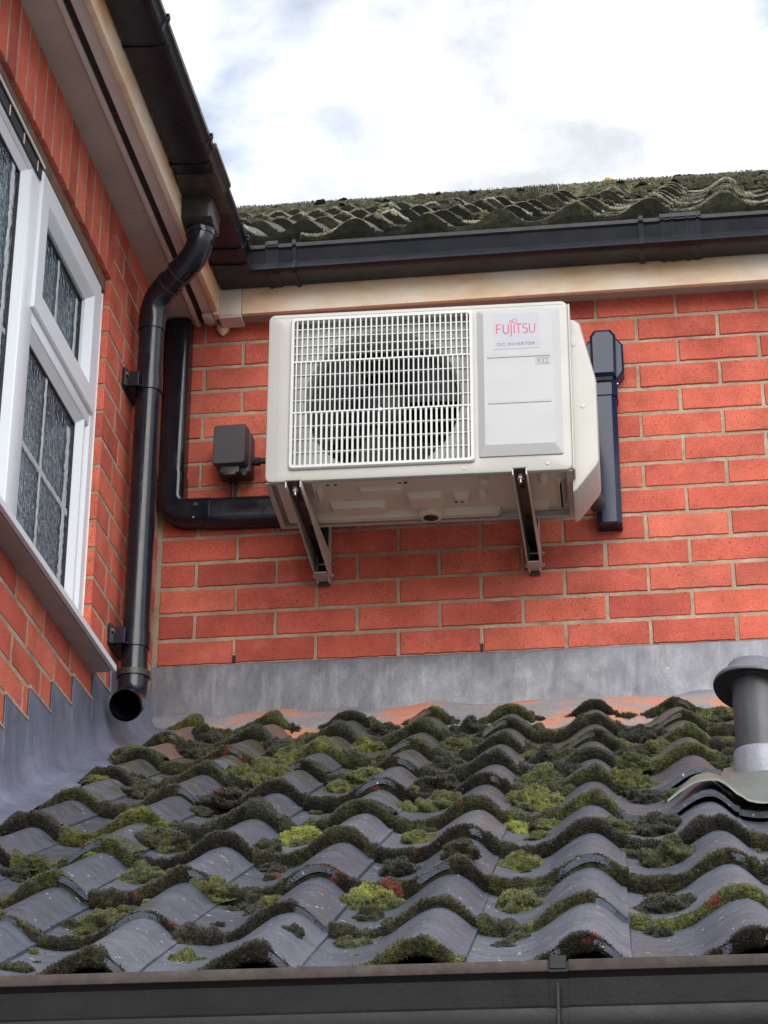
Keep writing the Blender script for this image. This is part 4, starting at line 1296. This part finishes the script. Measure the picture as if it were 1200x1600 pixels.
lx, lz, sx, sz_ = .2085, .3915, .0240, .0270
def T(pts): return [(lx + a*sx, lz + b*sz_) for a, b in pts]
lg_ = MB(); wS = .0030; yl = YP-.0011
def cv(cx, cy, rx, ry, a0, a1, n=10): return [(cx + rx*math.cos(R(a0+(a1-a0)*i/n)), cy + ry*math.sin(R(a0+(a1-a0)*i/n))) for i in range(n+1)]
stroke(lg_, T([(0, 0), (0, 1), (.48, 1)]), wS, yl); stroke(lg_, T([(0, .52), (.40, .52)]), wS, yl)
stroke(lg_, T([(.72, 1), (.72, .3)] + cv(1.0, .30, .28, .30, 180, 360) + [(1.28, 1)]), wS, yl)
stroke(lg_, T([(1.58, 1.02), (1.58, .0)] + cv(1.42, -.05, .16, .30, 0, -75, 6)), wS, yl)
stroke(lg_, T([(1.90, 0), (1.90, 1.02)]), wS, yl)
stroke(lg_, T([(2.02, 1), (2.72, 1)]), wS, yl); stroke(lg_, T([(2.37, 1), (2.37, 0)]), wS, yl)
stroke(lg_, T(cv(3.08, .74, .24, .25, 40, 250, 9) + cv(3.08, .26, .25, .26, 80, -140, 9)), wS, yl)
stroke(lg_, T([(3.55, 1), (3.55, .3)] + cv(3.83, .30, .28, .30, 180, 360) + [(4.11, 1)]), wS, yl)
stroke(lg_, T(cv(1.55, 1.28, .15, .13, 0, 345, 12)), .0017, yl, True)
stroke(lg_, T(cv(1.93, 1.36, .24, .20, 0, 345, 14)), .0017, yl, True)
lg_.build('logo_lettering', M['logo_red'], panel, 0, local=True, fix=False)
def text_mesh(body, mat, x0, x1, z0, z1, y, name):
    cu = bpy.data.curves.new('t', 'FONT'); cu.body = body
    ob = bpy.data.objects.new('t', cu); COL.objects.link(ob)
    dg = bpy.context.evaluated_depsgraph_get(); dg.update()
    me = bpy.data.meshes.new_from_object(ob.evaluated_get(dg))
    bpy.data.objects.remove(ob); bpy.data.curves.remove(cu)
    n = len(me.vertices); co = np.zeros(n*3, dtype=np.float32); me.vertices.foreach_get('co', co); co = co.reshape(-1, 3)
    mn, mx = co.min(0), co.max(0)
    out = np.zeros_like(co)
    out[:, 0] = x0 + (co[:, 0]-mn[0])/(mx[0]-mn[0])*(x1-x0); out[:, 1] = y; out[:, 2] = z0 + (co[:, 1]-mn[1])/(mx[1]-mn[1])*(z1-z0)
    me.vertices.foreach_set('co', out.ravel()); me.update()
    me.materials.clear(); me.materials.append(mat); me.name = name
    return link_mesh(name, me, panel, None, True)
text_mesh('DC INVERTER', M['ink'], .2085, .3080, .3555, .3640, yl, 'inverter_lettering')
text_mesh('R32', M['ink'], .3115, .3400, .3005, .3130, YP-.0004, 'refrigerant_lettering')
bx_ = MB(); stroke(bx_, [(.3075, .2975), (.3440, .2975), (.3440, .3160), (.3075, .3160)], .0012, YP-.0004, True)
bx_.build('refrigerant_box', M['ink'], panel, 0, local=True, fix=False)
# thin casing joint lines
MB().box(X0+.030, X0+.0312, YF-.0006, YF+.001, .012, AH-.020).build('joint_line', M['groove'], ac, 0, local=True)
MB().box(X0+.012, X1-.012, YF-.0006, YF+.001, AH-.0125, AH-.0113).build('joint_line', M['groove'], ac, 0, local=True)
for sx_, sz in ((.118, .016), (.330, .020)):
    MB().tube([(sx_, YF-.002, sz), (sx_, YF+.002, sz)], .0042, 12).build('screw', M['shroud'], ac, 40, local=True)
# base pan with pressed relief
base = MB().box(X0+.003, X1-.003, YF+.003, YB-.003, .020, .024).build('base_pan', M['ac_base'], ac, 0, local=True)
def boss(x0, x1, y0, y1, h=.016, s=.010):
    return MB().rings([[(x, y, .0201) for x, y in rrect(x0, x1, y0, y1, .008, 2)], [(x, y, .020-h) for x, y in rrect(x0+s, x1-s, y0+s, y1-s, .006, 2)]], True, False, True).build('pressed_boss', M['ac_base'], base, 30, local=True)
for b in ((-.375, -.335, -.13, .13), (-.285, -.03, -.128, -.085), (-.285, -.255, -.083, .0), (-.165, -.045, -.070, -.02), (-.25, -.10, .030, .085), (-.045, .055, -.010, .070), (.075, .125, .0, .05), (-.30, .20, .098, .138), (.30, .335, -.11, -.04), (.345, .372, -.06, .10), (.25, .33, .07, .11)):
    boss(*b)
for px_, py_ in ((.165, -.085), (.155, .000)):
    MB().tube([(px_, py_, .020), (px_, py_, -.002)], [.013, .011], 14).build('foot_peg', M['ac_base'], base, 40, local=True)
dr = MB().lathe([(.034, .020), (.033, -.004), (.028, -.007), (.020, -.007)], (.012, .098, 0), 28).build('drain_boss', M['ac_base'], base, 40, local=True)
MB().lathe([(.0195, -.0055), (.0195, -.0078)], (.012, .098, 0), 24).build('drain_hole', M['dark'], dr, 0, local=True)
for hx, hy in ((-.235, -.105), (-.215, -.105), (-.05, -.10), (-.035, -.10), (.085, .03), (.10, .03)):
    MB().tube([(hx, hy, .0050), (hx, hy, .0034)], .0045, 10).build('screw_hole', M['dark'], base, 0, local=True)
MB().bbox(X0-.001, X0+.012, -.02, .035, .020, .075, .003, 1).build('side_recess', M['shroud'], ac, 0, local=True)
# valve cover on the right flank
cvp = [(X1-.002, .478), (X1+.018, .473), (X1+.030, .462), (X1+.034, .445), (X1+.066, .300), (X1+.068, .285), (X1+.068, .058), (X1+.062, .043), (X1+.010, -.024), (X1-.002, -.030)]
def cs_(d): return [(x - (d if x > X1 else 0), z + (d if z < .1 else -d if z > .4 else 0)) for x, z in cvp]
vc = MB().rings([[(x, .115, z) for x, z in cvp], [(x, -.062, z) for x, z in cvp], [(x, -.070, z) for x, z in cs_(.003)], [(x, -.072, z) for x, z in cs_(.008)]], True, True, True).build('valve_cover', M['ac'], ac, 32, local=True)
MB().rings([[(X1+.012 + .011*math.cos(a), -.0735, .425 + .034*math.sin(a)) for a in [i*PI/10 for i in range(20)]], [(X1+.012 + .010*math.cos(a), -.0715, .425 + .032*math.sin(a)) for a in [i*PI/10 for i in range(20)]]], True, True, True).build('handle_recess', M['shroud'], vc, 0, local=True)
MB().tube([(X1+.03, -.0735, .215), (X1+.03, -.070, .215)], .006, 14).build('cover_plug', M['shroud'], vc, 40, local=True)
MB().bbox(X1-.0005, X1+.006, YF+.010, YF+.070, .005, .485, .002, 1).build('side_flange', M['ac'], ac, 30, local=True)

# ================================================================== wall brackets
def bracket(x0, x1, label, wall_dx):
    zt = .2945; yf = -.512
    b = empty('wall_bracket', ((x0+x1)/2, -.25, .23), label=label, cat='bracket', group='steel brackets under the air conditioner')
    MB().box(x0, x1, yf, -.004, zt-.003, zt).build('arm_web', M['steel'], b)
    for xa, xb in ((x0-.0005, x0+.0025), (x1-.0025, x1+.0005)):
        pr_ = [(yf, zt-.001), (yf, zt-.020), (-.36, zt-.030), (-.012, .222), (-.012, zt-.001)]
        MB().rings([[(xa, y, z) for y, z in pr_], [(xb, y, z) for y, z in pr_]], True, True, True).build('arm_flange', M['steel_lit'], b)
    MB().box(x0+.003, x1-.003, -.013, -.010, .212, .62).build('back_plate', M['steel'], b)
    for xa, xb in ((x0+.003, x0+.0055), (x1-.0055, x1-.003)):
        MB().box(xa, xb, -.0335, -.001, .216, .62).build('upright_flange', M['steel_lit'], b)
    MB().box(x0+.0028, x1-.0028, -.075, -.012, .2235, .2265).build('end_plate', M['steel_lit'], b)
    xm = (x0+x1)/2
    MB().tube([(xm, yf+.035, zt-.002), (xm, yf+.035, zt-.016)], .0085, 6).tube([(xm, yf+.035, zt-.016), (xm, yf+.035, zt-.026)], .0045, 10).build('bolt', M['zinc'], b, 40)
    MB().box(xm-.0055, xm+.0055, yf+.05, yf+.12, zt-.0036, zt-.0031).build('slot', M['dark'], b)
    MB().box(xm-.006, xm+.006, -.235, -.19, zt-.0036, zt-.0031).build('slot', M['dark'], b)
    for yy_, zz_ in ((-.024, .236), (-.020, .272)):
        MB().tube([(x0-.008, yy_, zz_), (x1+.010, yy_, zz_)], .0035, 10).build('cross_bolt', M['zinc'], b, 40)
        MB().tube([(x1+.001, yy_, zz_), (x1+.006, yy_, zz_)], .0068, 6).build('nut', M['zinc'], b)
        MB().tube([(x0-.006, yy_, zz_), (x0-.001, yy_, zz_)], .0068, 6).build('nut', M['zinc'], b)
    return b
bracket(.452, .492, 'left steel bracket under the fan side of the air conditioner', 0)
bracket(1.030, 1.066, 'right steel bracket under the service panel of the air conditioner', 0)

# ================================================================== small debris on the tiles
def debris(name, pts, r, mat, label, cat):
    P_ = []
    for x, y, dz in pts:
        z, u = surf(x, y); P_.append((x, y, z + r*.9 + dz))
    o = MB().tube(P_, r, 8).build(name, mat, None, 40)
    return tag(o, label, cat)
debris('cable_offcut', [(.937 + .070*i/8, -2.66 - .010*math.sin(PI*i/8), .001) for i in range(9)], .0022, M['twig'], 'short black cable offcut lying on a front roof tile', 'cable')
